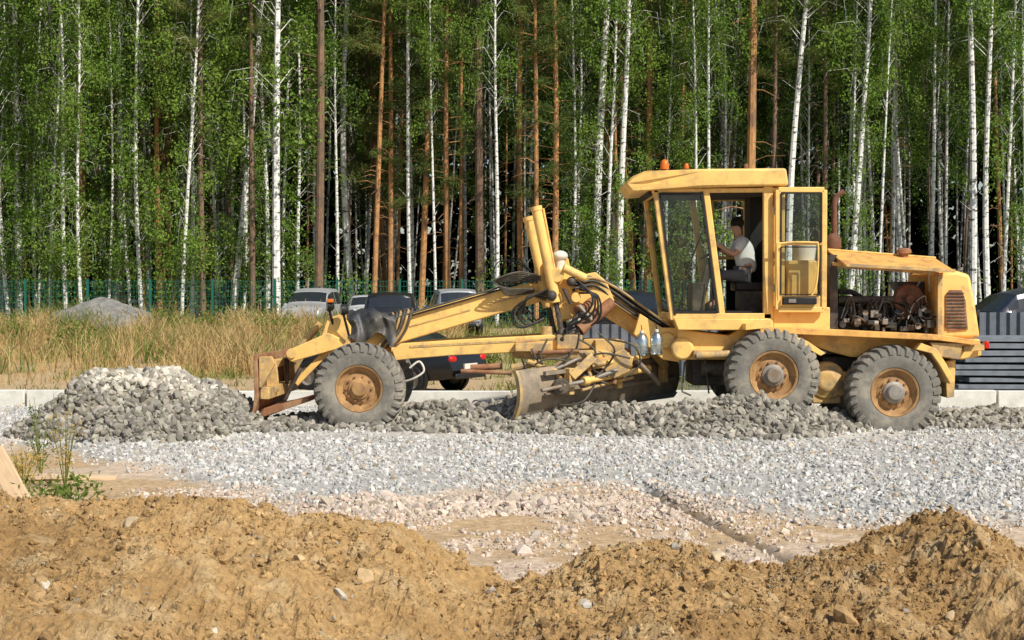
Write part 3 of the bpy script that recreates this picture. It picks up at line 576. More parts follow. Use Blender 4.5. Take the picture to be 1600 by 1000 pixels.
for k in range(6): MB().box(P(1330+k*13,480,.72),(.07,.08,.16)).build('injector',enginem,eng,.004); MB().tube([P(1330+k*13,475,.66),P(1330+k*13,500,.64)],.014,8).build('injector_pipe',steel,eng)
MB().lathe([(.001,-.03),(.06,-.05),(.07,0),(.19,.0),(.215,.03),(.215,.08),(.001,.08)],P(1421,468,.55),(0,1,0),28).build('pulley',rustd,eng)
MB().tube([P(1310,468,.65),P(1400,468,.62)],.05,14).build('manifold',enginem,eng); MB().tube([P(1310,456,.8),P(1330,456,.8),P(1345,465,.8)],.04,10).build('intake_pipe',enginem,eng)
random.seed(3)
for k in range(30):
    MB().box(P(random.uniform(1303,1455),random.uniform(486,516),random.uniform(.42,.7)),(random.uniform(.03,.13),.1,random.uniform(.03,.11))).build('engine_fitting',random.choice((steel,enginem,enginem,enginem,darkst)),eng,.006)
for k in range(10):
    MB().lathe([(.001,-.02),(random.uniform(.025,.05),-.02),(.05,.1)],P(random.uniform(1310,1455),random.uniform(478,510),.5),(0,1,0),12).build('engine_fitting',random.choice((steel,enginem,enginem)),eng)
for k in range(22):
    x0=random.uniform(1305,1440); pts=[P(x0+random.uniform(-8,8)+i*random.uniform(5,13),random.uniform(462,512),random.uniform(.40,.62)) for i in range(4)]
    MB().tube(smooth_path(pts),random.choice((.006,.009,.014)),7).build('engine_pipe',random.choice((black,black,hosem,steel,enginem)),eng)
MB().tube([P(1365,505,.45),P(1372,505,.45)],.04,14).build('fuel_filter',steel,eng)
mb=MB(); mb.tube(smooth_path([P(1303,375,1.0),P(1303,345,1.0),P(1303,320,1.0),P(1307,307,1.0),P(1318,299,1.0)]),.038,14); ex=mb.build('exhaust_pipe',rustd,GR)
MB().lathe([(.045,.20),(.09,.16),(.115,.12),(.115,0),(.09,-.05),(.05,-.14)],P(1301,387,1.0),(0,0,1),22).build('muffler',rustd,ex)
MB().bar(P(1290,388,1.0),P(1300,425,1.0),.05,.06).build('muffler_bracket',rust,ex)
mb=MB().box((3.36,1.12,2.02),(.5,.5,.12)); mb.box((3.60,1.12,2.38),(.12,.46,.62)); st=mb.build('seat',black,GR,.03); MB().box((3.38,1.12,1.82),(.4,.4,.28)).build('seat_base',darkst,st)
mb=MB(); mb.bar((2.62,1.12,1.66),(2.80,1.12,2.42),.12,.1); mb.box((2.6,1.12,1.85),(.18,.5,.45)); cs=mb.build('control_console',darkst,GR,.01)
cw=Vector((2.83,1.12,2.50)); pts=[]
for k in range(25):
    a=2*math.pi*k/24; v=Vector((.19*math.cos(a),.19*math.sin(a),0)); v=Matrix.Rotation(R(-28),3,'Y')@v; pts.append(cw+v)
mb=MB().tube(pts,.014,8,False); mb.tube([cw-Vector((.0,0,.08)),cw],.02,8); mb.bar(pts[0],pts[12],.02,.015); mb.build('steering_wheel',black,cs)
for k in range(4): MB().tube([(2.72+.05*k,.75+.03*k,1.7),(2.80+.05*k,.75+.03*k,2.2+.03*k)],.009,6).ball((2.80+.05*k,.75+.03*k,2.2+.03*k),.022).build('lever',black,cs)
ORIGIN=Vector((0,0,0))
# ---------------------------------------------------------------- driver
skin=M('skin',(.58,.33,.21),.55,.05,5); shirt=M('grey_shirt',(.74,.74,.72),.9,.1,5); pants=M('grey_trousers',(.13,.13,.14),.9,.1,5); hairm=M('dark_hair',(.02,.014,.01),.8,.2,9)
def skinned(name,verts,edges,rad,mat,parent,root=0,sub=2):
    me=bpy.data.meshes.new(name); me.from_pydata([Vector(v)-ORIGIN for v in verts],edges,[]); me.materials.append(mat)
    o=bpy.data.objects.new(name,me); C.objects.link(o); o.parent=parent
    m=o.modifiers.new('Skin','SKIN'); m.use_smooth_shade=True
    if not me.skin_vertices: 
        return o
    for i,r in enumerate(rad):
        sv=me.skin_vertices[0].data[i]; sv.radius=r if isinstance(r,tuple) else (r,r); sv.use_root=(i==root)
    s=o.modifiers.new('Sub','SUBSURF'); s.levels=sub; s.render_levels=sub
    return o
pb=Vector((3.30,1.12,2.10)); ORIGIN=pb
V=[(3.32,1.12,2.20),(3.30,1.12,2.36),(3.26,1.12,2.54),(3.22,1.12,2.66),(3.19,1.12,2.74),(3.155,1.12,2.82),(3.15,1.12,2.90)]
E=[(i,i+1) for i in range(6)]; Rd=[(.13,.15),(.11,.135),(.105,.15),(.07,.10),.05,(.085,.075),(.075,.065)]
for sg in (-1,1):
    k=len(V); V+=[(3.22,1.12+sg*.17,2.64),(3.10,1.12+sg*.25,2.46),(2.93,1.12+sg*.19,2.57),(2.86,1.12+sg*.17,2.62)]; E+=[(3,k),(k,k+1),(k+1,k+2),(k+2,k+3)]; Rd+=[.06,.043,.03,(.035,.02)]
    for f in range(4):
        kk=len(V); yy=1.12+sg*(.15+.02*f); L_=[.9,1,.95,.8][f]
        V+=[(2.83,yy,2.635),(2.80-.01*L_,yy,2.63),(2.795,yy,2.60)]; E+=[(k+3,kk),(kk,kk+1),(kk+1,kk+2)]; Rd+=[.010,.009,.008]
    kk=len(V); V+=[(2.87,1.12+sg*.13,2.62),(2.84,1.12+sg*.12,2.60)]; E+=[(k+3,kk),(kk,kk+1)]; Rd+=[.011,.009]
    k=len(V); V+=[(3.27,1.12+sg*.09,2.16),(2.90,1.12+sg*.13,2.19),(2.86,1.12+sg*.14,1.80),(2.74,1.12+sg*.15,1.745)]; E+=[(0,k),(k,k+1),(k+1,k+2),(k+2,k+3)]; Rd+=[.09,.065,.045,(.045,.035)]
PER=empty('person',pb,'person in a grey t-shirt seated in the open cab, hands on the steering wheel','person')
skinned('body',V,E,Rd,skin,PER)
tv=[(3.32,1.12,2.18),(3.30,1.12,2.36),(3.26,1.12,2.54),(3.22,1.12,2.67)]; te=[(0,1),(1,2),(2,3)]; tr=[(.145,.165),(.13,.155),(.125,.17),(.08,.11)]
for sg in (-1,1): k=len(tv); tv+=[(3.215,1.12+sg*.18,2.635),(3.13,1.12+sg*.235,2.51)]; te+=[(3,k),(k,k+1)]; tr+=[.075,.062]
skinned('t_shirt',tv,te,tr,shirt,PER)
tv=[(3.31,1.12,2.16)];te=[];tr=[(.13,.15)]
for sg in (-1,1): k=len(tv); tv+=[(3.25,1.12+sg*.09,2.16),(2.90,1.12+sg*.13,2.19),(2.865,1.12+sg*.14,1.83)]; te+=[(0,k),(k,k+1),(k+1,k+2)]; tr+=[.10,.078,.06]
skinned('trousers',tv,te,tr,pants,PER)
MB().ball((3.175,1.12,2.92),.10,(1.0,.85,.80)).build('hair',hairm,PER)
MB().ball((3.062,1.12,2.845),.016,(1,.8,1.4),8).build('nose',skin,PER); MB().ball((3.16,1.04,2.85),.022,(.7,.4,1.2),8).build('ear',skin,PER); MB().ball((3.16,1.20,2.85),.022,(.7,.4,1.2),8).build('ear',skin,PER)
for yy in (.98,1.26): MB().ball((2.78,yy,1.72),.07,(1.6,.7,.5)).build('shoe',black,PER)
# ---------------------------------------------------------------- bottles
for k,(px,py,lab) in enumerate(((1003,536,'clear plastic bottle hanging from the frame, the left one of two'),(1026,534,'clear plastic bottle hanging from the frame, the right one of two'))):
    q=P(px,py,.35); ORIGIN=q
    b=empty('bottle',q,lab,'bottle','bottles hung on the grader frame')
    MB().lathe([(.001,-.17),(.075,-.17),(.088,-.15),(.088,-.06),(.078,-.05),(.088,-.04),(.088,.05),(.06,.11),(.024,.14),(.024,.17)],q,(0,0,1),20).build('bottle_body',bottlem,b)
    MB().lathe([(.028,.13),(.028,.17),(.001,.17)],q,(0,0,1),12).build('bottle_cap',white,b)
    MB().tube([q+Vector((0,0,.16)),q+Vector((0,.1,.24))],.006,6).build('string',black,b)
ORIGIN=Vector((0,0,0))
# ---------------------------------------------------------------- cars
def carpaint(name,c): return M(name,c,.28,.05,3,spec=.6,metal=.1)
def make_car(px,Y,rz,kind,paint,label,sc=1,dz=0):
    q=P(px,500,Y); z=hz(q.x,q.y)+dz
    rt=empty('parked_car',(q.x,q.y,z),label,'car','cars parked behind the road works',rz); rt.scale=(sc,sc,sc)
    if kind=='sedan':
        xk=[-2.27,-2.24,-2.12,-1.9,-1.2,-.95,-.25,.2,.8,1.5,1.65,2.05,2.18,2.25,2.28]; zk=[.50,.60,.71,.79,.92,.97,1.38,1.45,1.42,1.10,1.06,1.02,.94,.75,.5]; belt=.95; ws=(-.88,-.30); rg=(.88,1.44); sw=(-.62,1.15); wr=.62
    else:
        xk=[-2.17,-2.14,-2.05,-1.85,-1.15,-.95,-.35,.2,1.2,1.75,1.98,2.06,2.12,2.15]; zk=[.55,.72,.86,.96,1.06,1.09,1.54,1.66,1.66,1.58,1.18,1.05,.9,.55]; belt=1.02; ws=(-.88,-.40); rg=(1.78,1.96); sw=(-.58,1.62); wr=.66
    X=sorted(set(list(np.linspace(xk[0],xk[-1],46))+xk+list(ws)+list(rg)+list(sw))); Lh=xk[-1]; wd=.88
    def row(x):
        zt=float(np.interp(x,xk,zk)); w=wd*(1-.20*abs(x/Lh)**5); bz=min(belt,zt-.05); cab=min(1,max(0,(zt-belt-.06)/.35)); wt=w*(.84+(wr/wd-.84)*cab); zb=.28+.10*abs(x/Lh)**6
        ze=max(zt-.045,bz+.01)
        return [(w*.86,zb),(w*.97,zb+.10),(w,max(zb+.14,min(.58,bz-.06))),(w*.985,bz-.05),(w*.95,bz),(w*.95+(wt-w*.95)*.35,bz+(ze-bz)*.40),(w*.95+(wt-w*.95)*.75,bz+(ze-bz)*.80),(wt,ze),(wt*.6,zt-.012),(0,zt)]
    rows=[row(x) for x in X]; K=10
    def strip(i0f,j0,j1,off,side):
        mbx=MB()
        for i in range(len(X)-1):
            if not i0f((X[i]+X[i+1])/2): continue
            for j in range(j0,j1):
                pts=[]
                for (ii,jj) in ((i,j),(i+1,j),(i+1,j+1),(i,j+1)):
                    y_,z_=rows[ii][jj]; pts.append(Vector((X[ii],side*y_,z_)))
                nrm=(pts[1]-pts[0]).cross(pts[3]-pts[0]); 
                if nrm.length<1e-9: nrm=(pts[2]-pts[1]).cross(pts[3]-pts[1])
                nrm.normalize()
                if nrm.dot(Vector((0,side*.5,1)))<0: nrm=-nrm
                mbx.add([p+nrm*off for p in pts],[(0,1,2,3)])
        return mbx
    body=MB()
    for side in (-1,1):
        vs=[(X[i],side*y_,z_) for i in range(len(X)) for y_,z_ in rows[i]]; fs=[(i*K+j,i*K+j+1,(i+1)*K+j+1,(i+1)*K+j) for i in range(len(X)-1) for j in range(K-1)]; body.add(vs,fs)
    for i in (0,len(X)-1): body.add([(X[i],y_,z_) for y_,z_ in rows[i]]+[(X[i],-y_,z_) for y_,z_ in rows[i][::-1]],[list(range(2*K))])
    body.build('body',paint,rt,0,50)
    mid=(sw[0]+sw[1])/2-.05
    for side in (-1,1):
        strip(lambda x:sw[0]<x<sw[1] and not(mid-.04<x<mid+.04),4,6,.006,side).build('side_window',dglass,rt)
    for nm,rgx in (('windscreen',ws),('rear_window',rg)):
        g=MB()
        for side in (-1,1):
            t=strip(lambda x:rgx[0]<x<rgx[1],7,9,.006,side); g.add(t.v,t.f)
        g.build(nm,dglass,rt)
    for x in (-1.38,1.34):
        for s in (-1,1):
            w=MB().lathe([(.20,.02),(.21,.0),(.16,.04),(.05,.03),(.001,.02)],(x,s*(wd+.01),.32),(0,-s,0),20).build('wheel',steel,rt)
            MB().lathe([(.2,0),(.23,-.01),(.30,0),(.32,.04),(.32,.16),(.3,.2)],(x,s*(wd+.01),.32),(0,-s,0),28).build('tyre',black,w)
            MB().lathe([(.33,.0),(.385,.0),(.385,.1),(.33,.1)],(x,s*(wd-.005),.35),(0,-s,0),28).build('wheel_arch',black,rt)
    xr=Lh
    for s in (-1,1):
        MB().box((xr-.17,s*.60,.76),(.30,.26,.15)).build('tail_light',redl,rt,.06)
        MB().box((-xr+.16,s*.58,.66),(.30,.30,.13)).build('headlight',whl,rt,.05)
        MB().ball((-.66,s*.95,1.0),.09,(.7,1,.7)).build('side_mirror',paint,rt)
    MB().box((xr+.0,0,.60),(.04,.5,.11)).build('number_plate',white,rt); MB().box((xr-.03,0,.40),(.1,1.2,.12)).build('rear_bumper',black,rt,.03)
    return rt
blk=carpaint('black_car_paint',(.014,.016,.02)); sil=carpaint('silver_car_paint',(.36,.37,.38)); wht=carpaint('white_car_paint',(.55,.56,.57)); drk=carpaint('dark_blue_car_paint',(.02,.025,.045))
make_car(597,8.3,R(-30),'sedan',blk,'black sedan parked right behind the front wheel and beam of the grader',.86)
make_car(489,38,R(84),'suv',sil,'silver hatchback parked in front of the green fence behind the dry grass',.98)
make_car(613,26,R(-88),'suv',blk,'black suv parked with its tail to the road above the grader nose')
make_car(579,32,R(-84),'sedan',wht,'white sedan parked between the silver hatchback and the black suv')
make_car(708,34,R(-82),'suv',sil,'silver car behind the long front beam of the grader')
make_car(1010,30,R(170),'suv',blk,'dark suv seen between the sloping hoses and the cab')
make_car(1590,14,R(8),'suv',drk,'dark car behind the stacked slabs at the right edge',1.02,.25)
# ---------------------------------------------------------------- corrugated fence panels and slab stack
def corr(x0,x1,Y,z0,z1,label):
    rt=empty('metal_fence_panel',(x0,Y,z0),label,'fence panel','corrugated fence panels behind the grader')
    n=int((x1-x0)/.05); vs=[];fs=[]
    for i in range(n+1):
        yy=.03*(1 if (i//2)%2 else -1); vs+=[(i*.05,yy,0),(i*.05,yy,z1-z0)]
    for i in range(n): fs.append((2*i,2*i+2,2*i+3,2*i+1))
    MB().add(vs,fs).build('corrugated_sheet',galv,rt)
    for xx in (0,x1-x0): MB().box((xx,.07,(z1-z0)/2),(.06,.06,z1-z0+.1)).build('post',darkst,rt)
x=P(880,500,11).x
for k,lab in enumerate(('grey corrugated panel just right of the blade circle','grey corrugated panel behind the sloping rear of the beam','grey corrugated panel behind the front of the cab','grey corrugated panel behind the cab door','grey corrugated panel behind the engine bay')):
    corr(x+k*2.05,x+k*2.05+2.0,11,.05,1.25,lab)
corr(P(1530,500,9.5).x,P(1530,500,9.5).x+2.6,9.5,.9,1.52,'grey corrugated panel above the slab stack at the right edge')
q=P(1510,600,7); sn=['bottom slab','second slab from the bottom','third slab from the bottom','fourth slab from the bottom','fifth slab from the bottom','third slab from the top','second slab from the top','top slab']
for k in range(8):
    o=MB().box((0,0,0),(random.uniform(3.1,3.5),1.1,random.uniform(.075,.10))).build('concrete_slab',concd,None,.01); o.location=(q.x+1.5+random.uniform(-.22,.22),7.4+random.uniform(-.06,.06),.22+.122*k); o.rotation_euler=(0,random.uniform(-.006,.006),random.uniform(-.03,.03))
    tag(o,sn[k]+' of the grey stack behind the rear of the grader','concrete slab','slabs stacked at the right')
# ---------------------------------------------------------------- green mesh fence
ZF=.42; YF=40
frt=empty('mesh_fence',(-22,YF,ZF),'green welded mesh fence running along the edge of the forest','fence')
for k in range(14): MB().box((k*2.5,0,.95),(.085,.08,2.0)).build('post',fenceg,frt)
for k in range(13):
    mb=MB()
    def thin(x0,z0,x1,z1,t): mb.box(((x0+x1)/2,0,(z0+z1)/2),(abs(x1-x0)+t,.006,abs(z1-z0)+t))
    for j in range(20): thin(k*2.5+.12*j+.05,.05,k*2.5+.12*j+.05,1.88,.011)
    for j in range(10): thin(k*2.5,.05+j*.2,k*2.5+2.5,.05+j*.2,.015)
    mb.build('mesh_panel',fenceg,frt)
# ---------------------------------------------------------------- plank
o=MB().box((0,0,0),(.62,.05,.17)).build('wooden_plank',wood,None,.004); q=P(14,752,-6.9); o.location=q; o.rotation_euler=(R(-12),R(60),R(-8)); tag(o,'bare wooden plank leaning at the left edge of the picture','plank')
o=MB().box((0,0,0),(1.1,.14,.03)).build('wooden_plank',wood,None,.004); q=P(95,745,-4.6); o.location=(q.x,q.y,hz(q.x,q.y)+.03); o.rotation_euler=(R(5),R(2),R(8)); tag(o,'short pale board lying flat in the weeds near the left edge','plank')
# ---------------------------------------------------------------- plants
def blades(name,xy,hfun,hmin,hmax,w,mat,parent=None,lean=.3,hs=None):
    n=len(xy); x=xy[:,0];y=xy[:,1]; z=hfun(x,y)-.02; h=rng.uniform(hmin,hmax,n)*(hs if hs is not None else 1); a=rng.uniform(0,2*np.pi,n); ln=rng.normal(size=(n,2))*lean
    dx=np.cos(a)*w/2; dy=np.sin(a)*w/2
    p0=np.stack([x-dx,y-dy,z],1); p1=np.stack([x+dx,y+dy,z],1)
    mx=x+ln[:,0]*h*.35; my=y+ln[:,1]*h*.35; mz=z+h*.6
    p2=np.stack([mx+dx*.7,my+dy*.7,mz],1); p3=np.stack([mx-dx*.7,my-dy*.7,mz],1)
    tx=x+ln[:,0]*h; ty=y+ln[:,1]*h; tz=z+h
    p4=np.stack([tx+dx*.5,ty+dy*.5,tz],1); p5=np.stack([tx-dx*.5,ty-dy*.5,tz],1)
    V=np.stack([p0,p1,p2,p3,p4,p5],1).reshape(-1,3); b=np.arange(n)[:,None]*6
    Fc=np.concatenate([b+np.array([[0,1,2,3]]),b+np.array([[3,2,4,5]])])
    return np_mesh(name,V,Fc,mat,parent)
n=140000; y=rng.uniform(8,40,n); x=rng.uniform(-24,-1.6,n); edge=13+5*fbm(x*.45+3,y*.2)+1.5*rng.normal(size=n); k=(fbm(x*.5,y*.5)>-.3+.4*rng.random(n))&(y>edge); x=x[k];y=y[k]; gn=fbm(x*.7+9,y*.7); k=(gn+.25*rng.random(len(x))>.27)|((y>31)&(fbm(x*.6+9,y*.4)>-.05)); hs=np.clip(.85+1.7*fbm(x*.6+50,y*.6),.3,1.8)*np.clip((y-9)/6,.4,1)
tag(blades('dry_grass',np.stack([x,y],1)[~k],hgt,.2,.78,.022,grassD,None,.35,hs[~k]),'tall golden dry grass filling the verge before the fence','grass',kind='stuff')
tag(blades('green_grass',np.stack([x,y],1)[k],hgt,.2,.75,.03,grassG,None,.35,hs[k]),'greener patches growing among the tall dry grass','grass',kind='stuff')
n=12000; y=rng.uniform(5.2,14,n); x=rng.uniform(-13,4,n); k=fbm(x*.9+4,y*.9)>.15; tag(blades('low_weeds',np.stack([x,y],1)[k],hgt,.04,.24,.03,grassG,None,.6),'low green weeds on the bare strip behind the kerb','weeds',kind='stuff')
n=30000; y=rng.uniform(14,42,n); x=rng.uniform(-1.6,30,n); k=fbm(x*.5+2,y*.5)>-.05; tag(blades('verge_grass',np.stack([x,y],1)[k],hgt,.15,.5,.035,grassG,None,.35),'green grass of the verge behind the parked cars on the right','grass',kind='stuff')
def leaves(name,cent,sigma,npc,size,asp,mat,parent,droop=0):
    cent=np.asarray(cent); N=len(cent)*npc; p=np.repeat(cent,npc,0)+rng.normal(size=(N,3))*np.asarray(sigma)*np.repeat(rng.uniform(.6,1.5,(len(cent),1)),npc,0)
    a=rng.normal(size=(N,3)); a[:,2]-=droop; a/=np.linalg.norm(a,axis=1)[:,None]; b=np.cross(a,rng.normal(size=(N,3))); b/=np.linalg.norm(b,axis=1)[:,None]
    s=(size*rng.uniform(.6,1.3,N))[:,None]; V=np.stack([p-a*s,p+b*s*asp,p+a*s,p-b*s*asp],1).reshape(-1,3); Fc=np.arange(N*4).reshape(-1,4)
    return np_mesh(name,V,Fc,mat,parent)
def weed(px,py,Y,h,label,m=leafY,nst=6,spread=.12,ls=.03,name='weed_plant',grp='weeds growing near the left edge'):
    q=P(px,py,Y); z=hz(q.x,q.y); rt=empty(name,(q.x,q.y,z),label,'weed',grp); mb=MB(); cs=[]
    for k in range(nst):
        a=random.uniform(0,6.28); hh=h*random.uniform(.6,1); e=Vector((math.cos(a)*spread*random.uniform(.4,1.4),math.sin(a)*spread,hh)); mb.tube([(0,0,0),e*.5+Vector((0,0,.1*hh)),e],[.006,.004,.002],5)
        for j in range(6): t=random.uniform(.25,1); cs.append(e*t+Vector((random.uniform(-.3,.3)*spread,random.uniform(-.3,.3)*spread,0)))
    mb.build('stem',grassG,rt); leaves('foliage',cs,(spread*.25,spread*.25,h*.05),6,ls,.4,m,rt)
ylf=leafmat('yellow_flower_heads',(.45,.30,.07),(.52,.38,.12),.2)
weed(90,812,-7.8,.42,'bushy green weed growing from the soil left of the gravel',nst=16,spread=.30,ls=.034)
weed(62,700,-4.4,.85,'tall thin weed with pale leaves at the left edge',nst=7,spread=.13,ls=.022)
weed(100,745,-5.2,1.0,'tallest weed standing beside the gravel pile at the left',ylf,8,.13,.018)
weed(35,730,-5.3,.5,'yellowish weed clump beside the wooden plank',ylf,14,.20,.02)
weed(140,800,-7.4,.2,'low green weed right of the bushy one',nst=9,spread=.2,ls=.022)
weed(50,835,-8.3,.25,'low broad leaved weed at the foot of the mound',nst=12,spread=.30,ls=.037)
for px,Y,h,lab in ((112,20,1.2,'green bush in the dry grass in front of the gravel heap'),(345,26,1.4,'green bush in the dry grass left of the parked cars'),(430,24,1.3,'tall green weed bush near the silver hatchback'),(265,28,1.2,'green bush right of the distant gravel heap'),(20,24,1.1,'green bush in the dry grass at the left edge'),(760,14,.8,'green bush behind the long drawbar of the grader'),(185,8,.35,'small green weed on the bare strip behind the gravel pile')):
    weed(px,600,Y,h,lab,nst=18,spread=.45*h,ls=.05,name='bush',grp='bushes in the verge')
# ---------------------------------------------------------------- trees
def birch(kind):
    mb=MB(); Ht=24; pts=[];rr=[]; wob=[random.uniform(-.45,.45) for _ in range(4)]
    for i in range(13):
        t=i/12; pts.append(Vector((wob[0]*math.sin(t*3)+wob[2]*.5*math.sin(t*8),wob[1]*math.sin(t*4),t*Ht))); rr.append(.15*(1-t)**.8+.012)
    mb.tube(pts,rr,8); cs=[]
    z0={'A':2.2,'B':6.5,'C':10.5}[kind]; nb_={'A':68,'B':52,'C':42}[kind]
    for k in range(nb_):
        t=(k+random.random())/nb_; z=z0+(Ht-1-z0)*t; a=random.uniform(0,6.28); L_=random.uniform(.7,2.4)*(1-.6*max(0,t-.5)*1.6)
        if kind=='A' and z<7: L_*=.8
        i=min(11,int(z/Ht*12)); f=z/Ht*12-i; b0=pts[i].lerp(pts[i+1],f); d=Vector((math.cos(a),math.sin(a),0)); 
        b1=b0+d*L_*.5+Vector((0,0,L_*.45)); b2=b0+d*L_+Vector((0,0,L_*.35)); b3=b2+d*.2+Vector((0,0,-random.uniform(.4,1.2)))
        mb.tube([b0,b1,b2,b3],[.020,.012,.007,.003],4,False)
        if random.random()<.3: continue
        for q in (b1,(b1+b2)/2,b2,(b2+b3)/2,b3):
            if random.random()<.8: cs.append(q+Vector((random.uniform(-.25,.25),random.uniform(-.25,.25),random.uniform(-.4,.2))))
    for k in range(8):
        z=random.uniform(2,z0+2); a=random.uniform(0,6.28); i=min(11,int(z/Ht*12)); b0=pts[i]; b0=Vector((b0.x,b0.y,z)); mb.tube([b0,b0+Vector((math.cos(a),math.sin(a),.6))*.7],[.014,.004],4,False)
    return mb,cs
def pine(kind):
    mb=MB(); Ht=27; pts=[];rr=[]; w=[random.uniform(-.2,.2) for _ in range(3)]
    for i in range(13):
        t=i/12; pts.append(Vector((w[0]*math.sin(t*4),w[1]*math.sin(t*3),t*Ht))); rr.append(.19*(1-t)**.6+.015)
    mb.tube(pts,rr,9); cs=[]
    for k in range(34 if kind=='P' else 14):
        z=random.uniform(4,15); a=random.uniform(0,6.28); L_=random.uniform(.5,1.8); b0=Vector((0,0,z)); d=Vector((math.cos(a),math.sin(a),random.uniform(-.3,.25)))
        mb.tube([b0,b0+d*L_*.5+Vector((0,0,.05)),b0+d*L_+Vector((0,0,-.15))],[.022,.014,.005],4,False)
    z0=6.5 if kind=='Q' else 14
    nb_=60 if kind=='Q' else 40
    for k in range(nb_):
        z=z0+(Ht-1-z0)*(k/nb_); a=random.uniform(0,6.28); L_=random.uniform(1.0,2.7)*(1-.5*k/nb_); b0=Vector((0,0,z)); d=Vector((math.cos(a),math.sin(a),.12)); b2=b0+d*L_
        mb.tube([b0,b2],[.03,.008],4,False)
        for t in (.45,.65,.85,1.0): cs.append(b0.lerp(b2,t)+Vector((random.uniform(-.2,.2),random.uniform(-.2,.2),random.uniform(-.05,.2))))
    return mb,cs
random.seed(11)
protos={}
for kd in ('A1','A2','A3','B1','B2','C1','C2','C3'):
    t,cs=birch(kd[0]); tm=t.build('trunk',barkB,None); cm=leaves('crown',[c[:] for c in cs],(.22,.22,.28),{'A':50,'B':48,'C':44}[kd[0]],.074,.62,leafB,None,.6); protos[kd]=(tm.data,cm.data)
    bpy.data.objects.remove(tm); bpy.data.objects.remove(cm)
for kd in ('P1','P2','R1','R2','Q1','Q2'):
    t,cs=pine('P' if kd[0]=='R' else kd[0]); tm=t.build('trunk',barkQ if kd[0]=='R' else barkP,None); cm=leaves('crown',[c[:] for c in cs],(.24,.24,.15),80,.13,.13,leafP,None,-.4); protos[kd]=(tm.data,cm.data)
    bpy.data.objects.remove(tm); bpy.data.objects.remove(cm)
def tree(px,Y,kd,lean,sc,label,group,tk=1.0,deep=False):
    q=P(px,450,Y); isP=kd[0] in 'PQR'; nm='pine_tree' if isP else 'birch_tree'
    rt=bpy.data.objects.new(nm,None); C.objects.link(rt); rt.location=(q.x,q.y,hz(q.x,q.y)-.1); rt.rotation_euler=(random.uniform(-.015,.015),lean,0); rt.scale=(sc,sc,max(sc,.8)*random.uniform(.95,1.1))
    tag(rt,label,nm.split('_')[0]+' tree',group); a=random.uniform(0,6.28)
    for m_,n_ in zip(protos[kd],('trunk','crown')):
        o=bpy.data.objects.new(n_,m_); C.objects.link(o); o.parent=rt; o.rotation_euler=(0,0,a)
        if n_=='trunk': o.scale=(tk,tk,1)
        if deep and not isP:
            o.material_slots[0].link='OBJECT'; o.material_slots[0].material=leafS if n_=='crown' else (barkG if deep==2 else barkB)  # rear birches get darkened leaves, the deepest greyed bark, as painted shade
front=[(5,'A3',.01,.8),(14,'A1',-.05,.9),(30,'B2',0,1.15),(57,'A2',.02,.8),(78,'A1',.03,.7),(104,'A3',-.02,.85),(128,'A2',0,.75),(135,'P1',-.01,1),(168,'C2',0,.7),(180,'A1',.03,.9),(205,'A3',-.03,.75),(222,'A2',.01,.95),(250,'Q1',0,.8),(283,'A3',.05,.9),(300,'A1',0,.7),(318,'R2',0,.75),(338,'A1',-.02,.8),(362,'B2',.085,1.05),(380,'A2',0,.7),(395,'R1',0,.8),(418,'A1',-.02,.95),(432,'B1',.01,1.25),(442,'C2',.03,.9),(465,'A3',.0,.8),(497,'R2',0,1.05),(527,'C1',.0,.8),(553,'C2',.015,1.15),(583,'P1',.04,.75),(610,'Q2',0,.8),(642,'C1',-.01,.95),(657,'P1',.04,.9),(682,'C3',-.02,.7),(700,'Q1',.0,.75),(720,'P2',.0,.6),(750,'R1',0,1.2),(776,'C1',0,.75),(815,'P2',.01,.9),(838,'P1',-.01,.7),(865,'Q2',0,.8),(890,'A2',0,.85),(905,'A1',.0,.7),(930,'C1',.03,1.35),(950,'A1',.02,.8),(968,'C2',.03,1.0),(1010,'P1',0,.95),(1045,'A3',.01,.7),(1080,'A2',.0,.8),(1105,'C3',.0,.8),(1130,'B1',0,.8),(1168,'P2',0,1.2),(1205,'R1',.01,.75),(1232,'C2',.07,1.05),(1262,'A1',0,.75),(1285,'R2',.0,.7),(1325,'C1',.06,1.0),(1345,'A2',-.01,.7),(1370,'C3',.04,.7),(1392,'B1',.0,.75),(1418,'C2',-.04,.9),(1452,'C1',.02,.95),(1478,'B2',.01,.85),(1520,'C3',-.03,1.15),(1545,'C2',.01,1.0),(1566,'B1',.03,.95),(1590,'A2',0,.8)]
ordn=['first','second','third','fourth','fifth','sixth','seventh','eighth','ninth','tenth','eleventh','twelfth','thirteenth','fourteenth','fifteenth','sixteenth','seventeenth','eighteenth','nineteenth','twentieth','twenty first','twenty second','twenty third','twenty fourth','twenty fifth','twenty sixth','twenty seventh','twenty eighth']
cntB=cntP=0; nB=sum(1 for f in front if f[1][0] not in 'PQR'); nP=len(front)-nB
def ordw(k,n): return ordn[k]+' from the left' if k<n/2 else ordn[n-1-k]+' from the right'
for px,kd,ln,sc in front:
    if kd[0] in 'PQR': lab=('thick ' if sc>=1 else '')+('dark brown pine' if kd[0]=='R' else 'orange barked pine')+' at the forest edge, '+ordw(cntP,nP)+' of the front pines'; cntP+=1
    else:
        ad='leaning' if abs(ln)>.045 else ('stout' if sc>1.04 else ('leafy' if kd[0]=='A' else 'slender')); lab=ad+' white birch at the forest edge, '+ordw(cntB,nB)+' of the front birches'; cntB+=1
    tree(px,random.uniform(43,49),kd,ln,sc,lab,'trees along the front edge of the forest',tk=(.92 if sc>=1 else random.uniform(.55,.8)) if kd[0] not in 'PQR' else random.uniform(.8,.95))
clx=[random.uniform(-.40,.40) for _ in range(60)]
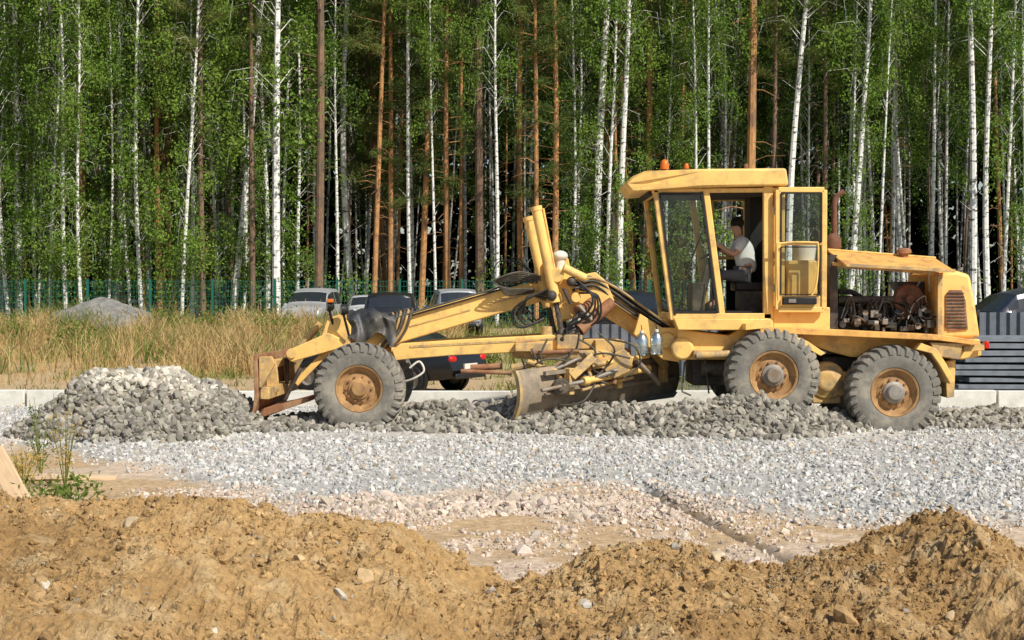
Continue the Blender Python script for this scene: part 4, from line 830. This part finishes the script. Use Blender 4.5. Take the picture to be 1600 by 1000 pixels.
for k in range(300):
    if k<120: d=random.uniform(69,84)
    else: d=random.uniform(84,120)
    xw=(random.choice(clx)+random.gauss(0,.010) if random.random()<.6 else random.uniform(-.44,.44))*d; px=800+xw/d*F
    left=px<480; pine_p=.45 if px<1250 else .22
    if random.random()<pine_p: kd=random.choice(('P1','P2','R1','R2','R1','P1','Q1'))
    else: kd=random.choice(('A1','C1','B1','B2','C2') if left else ('C1','C3','C2','C2','B2'))
    isP=kd[0] in 'PQR'; side='left' if px<533 else ('middle' if px<1067 else 'right'); dp='just behind the front trees' if d<92 else 'deep in the shade'
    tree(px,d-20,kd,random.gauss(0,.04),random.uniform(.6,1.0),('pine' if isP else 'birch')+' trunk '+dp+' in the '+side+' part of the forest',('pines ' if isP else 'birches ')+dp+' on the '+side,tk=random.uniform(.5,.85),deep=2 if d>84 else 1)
for k,px in enumerate((-250,-180,-110,-50,1650,1710,1780,1850)):
    tree(px,random.uniform(44,52),random.choice(('A1','A2','B1','P1')),0,.95,'edge tree standing just outside the picture on the '+('left' if px<0 else 'right'),'edge trees outside the frame '+('left' if px<0 else 'right'))
n=190; x=rng.uniform(-30,30,n); y=rng.uniform(43,50,n); z=.4+2.8*rng.random(n)**2; o=leaves('undergrowth',np.stack([x,y,z],1),(.45,.45,.5),80,.07,.6,leafB,None); tag(o,'low leafy undergrowth between the trunks behind the fence','undergrowth',kind='stuff')
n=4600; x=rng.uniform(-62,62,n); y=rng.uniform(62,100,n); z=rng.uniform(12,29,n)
o=leaves('forest_canopy',np.stack([x,y,z],1),(.8,.8,.45),30,.17,.6,leafC,None); tag(o,'canopy foliage coloured dark green for shade, high between the trunks','forest canopy',kind='stuff')
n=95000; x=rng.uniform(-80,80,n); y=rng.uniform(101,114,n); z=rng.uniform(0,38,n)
o=leaves('far_forest',np.stack([x,y,z],1),(.3,.3,.3),1,.6,.7,leafD,None); tag(o,'dense foliage coloured near black for shade, closing off the depth of the forest','forest',kind='stuff')
# ---------------------------------------------------------------- camera, light
cam=bpy.data.cameras.new('camera'); co=bpy.data.objects.new('camera',cam); C.objects.link(co); co.location=(0,-20,H); co.rotation_euler=(R(90)-math.atan(50/F),0,0); cam.lens=F/1600*36; cam.sensor_width=36; cam.clip_end=2000; S.camera=co
el=R(44); az=R(42)
sd=Vector((math.sin(az)*math.cos(el),-math.cos(az)*math.cos(el),math.sin(el)))
sun=bpy.data.lights.new('sun','SUN'); so=bpy.data.objects.new('sun',sun); C.objects.link(so); sun.energy=5.0; sun.angle=R(.5); sun.color=(1,.955,.86); so.rotation_euler=(-sd).to_track_quat('-Z','Y').to_euler()
w=bpy.data.worlds.new('World'); S.world=w; w.use_nodes=True; nt=w.node_tree; sk=nt.nodes.new('ShaderNodeTexSky'); sk.sky_type='NISHITA'; sk.sun_disc=False; sk.sun_elevation=el; sk.sun_rotation=math.atan2(sd.x,sd.y)
bg=nt.nodes['Background']; nt.links.new(sk.outputs[0],bg.inputs[0]); bg.inputs[1].default_value=.10
S.view_settings.view_transform='Standard'; S.view_settings.look='None'; S.view_settings.exposure=0
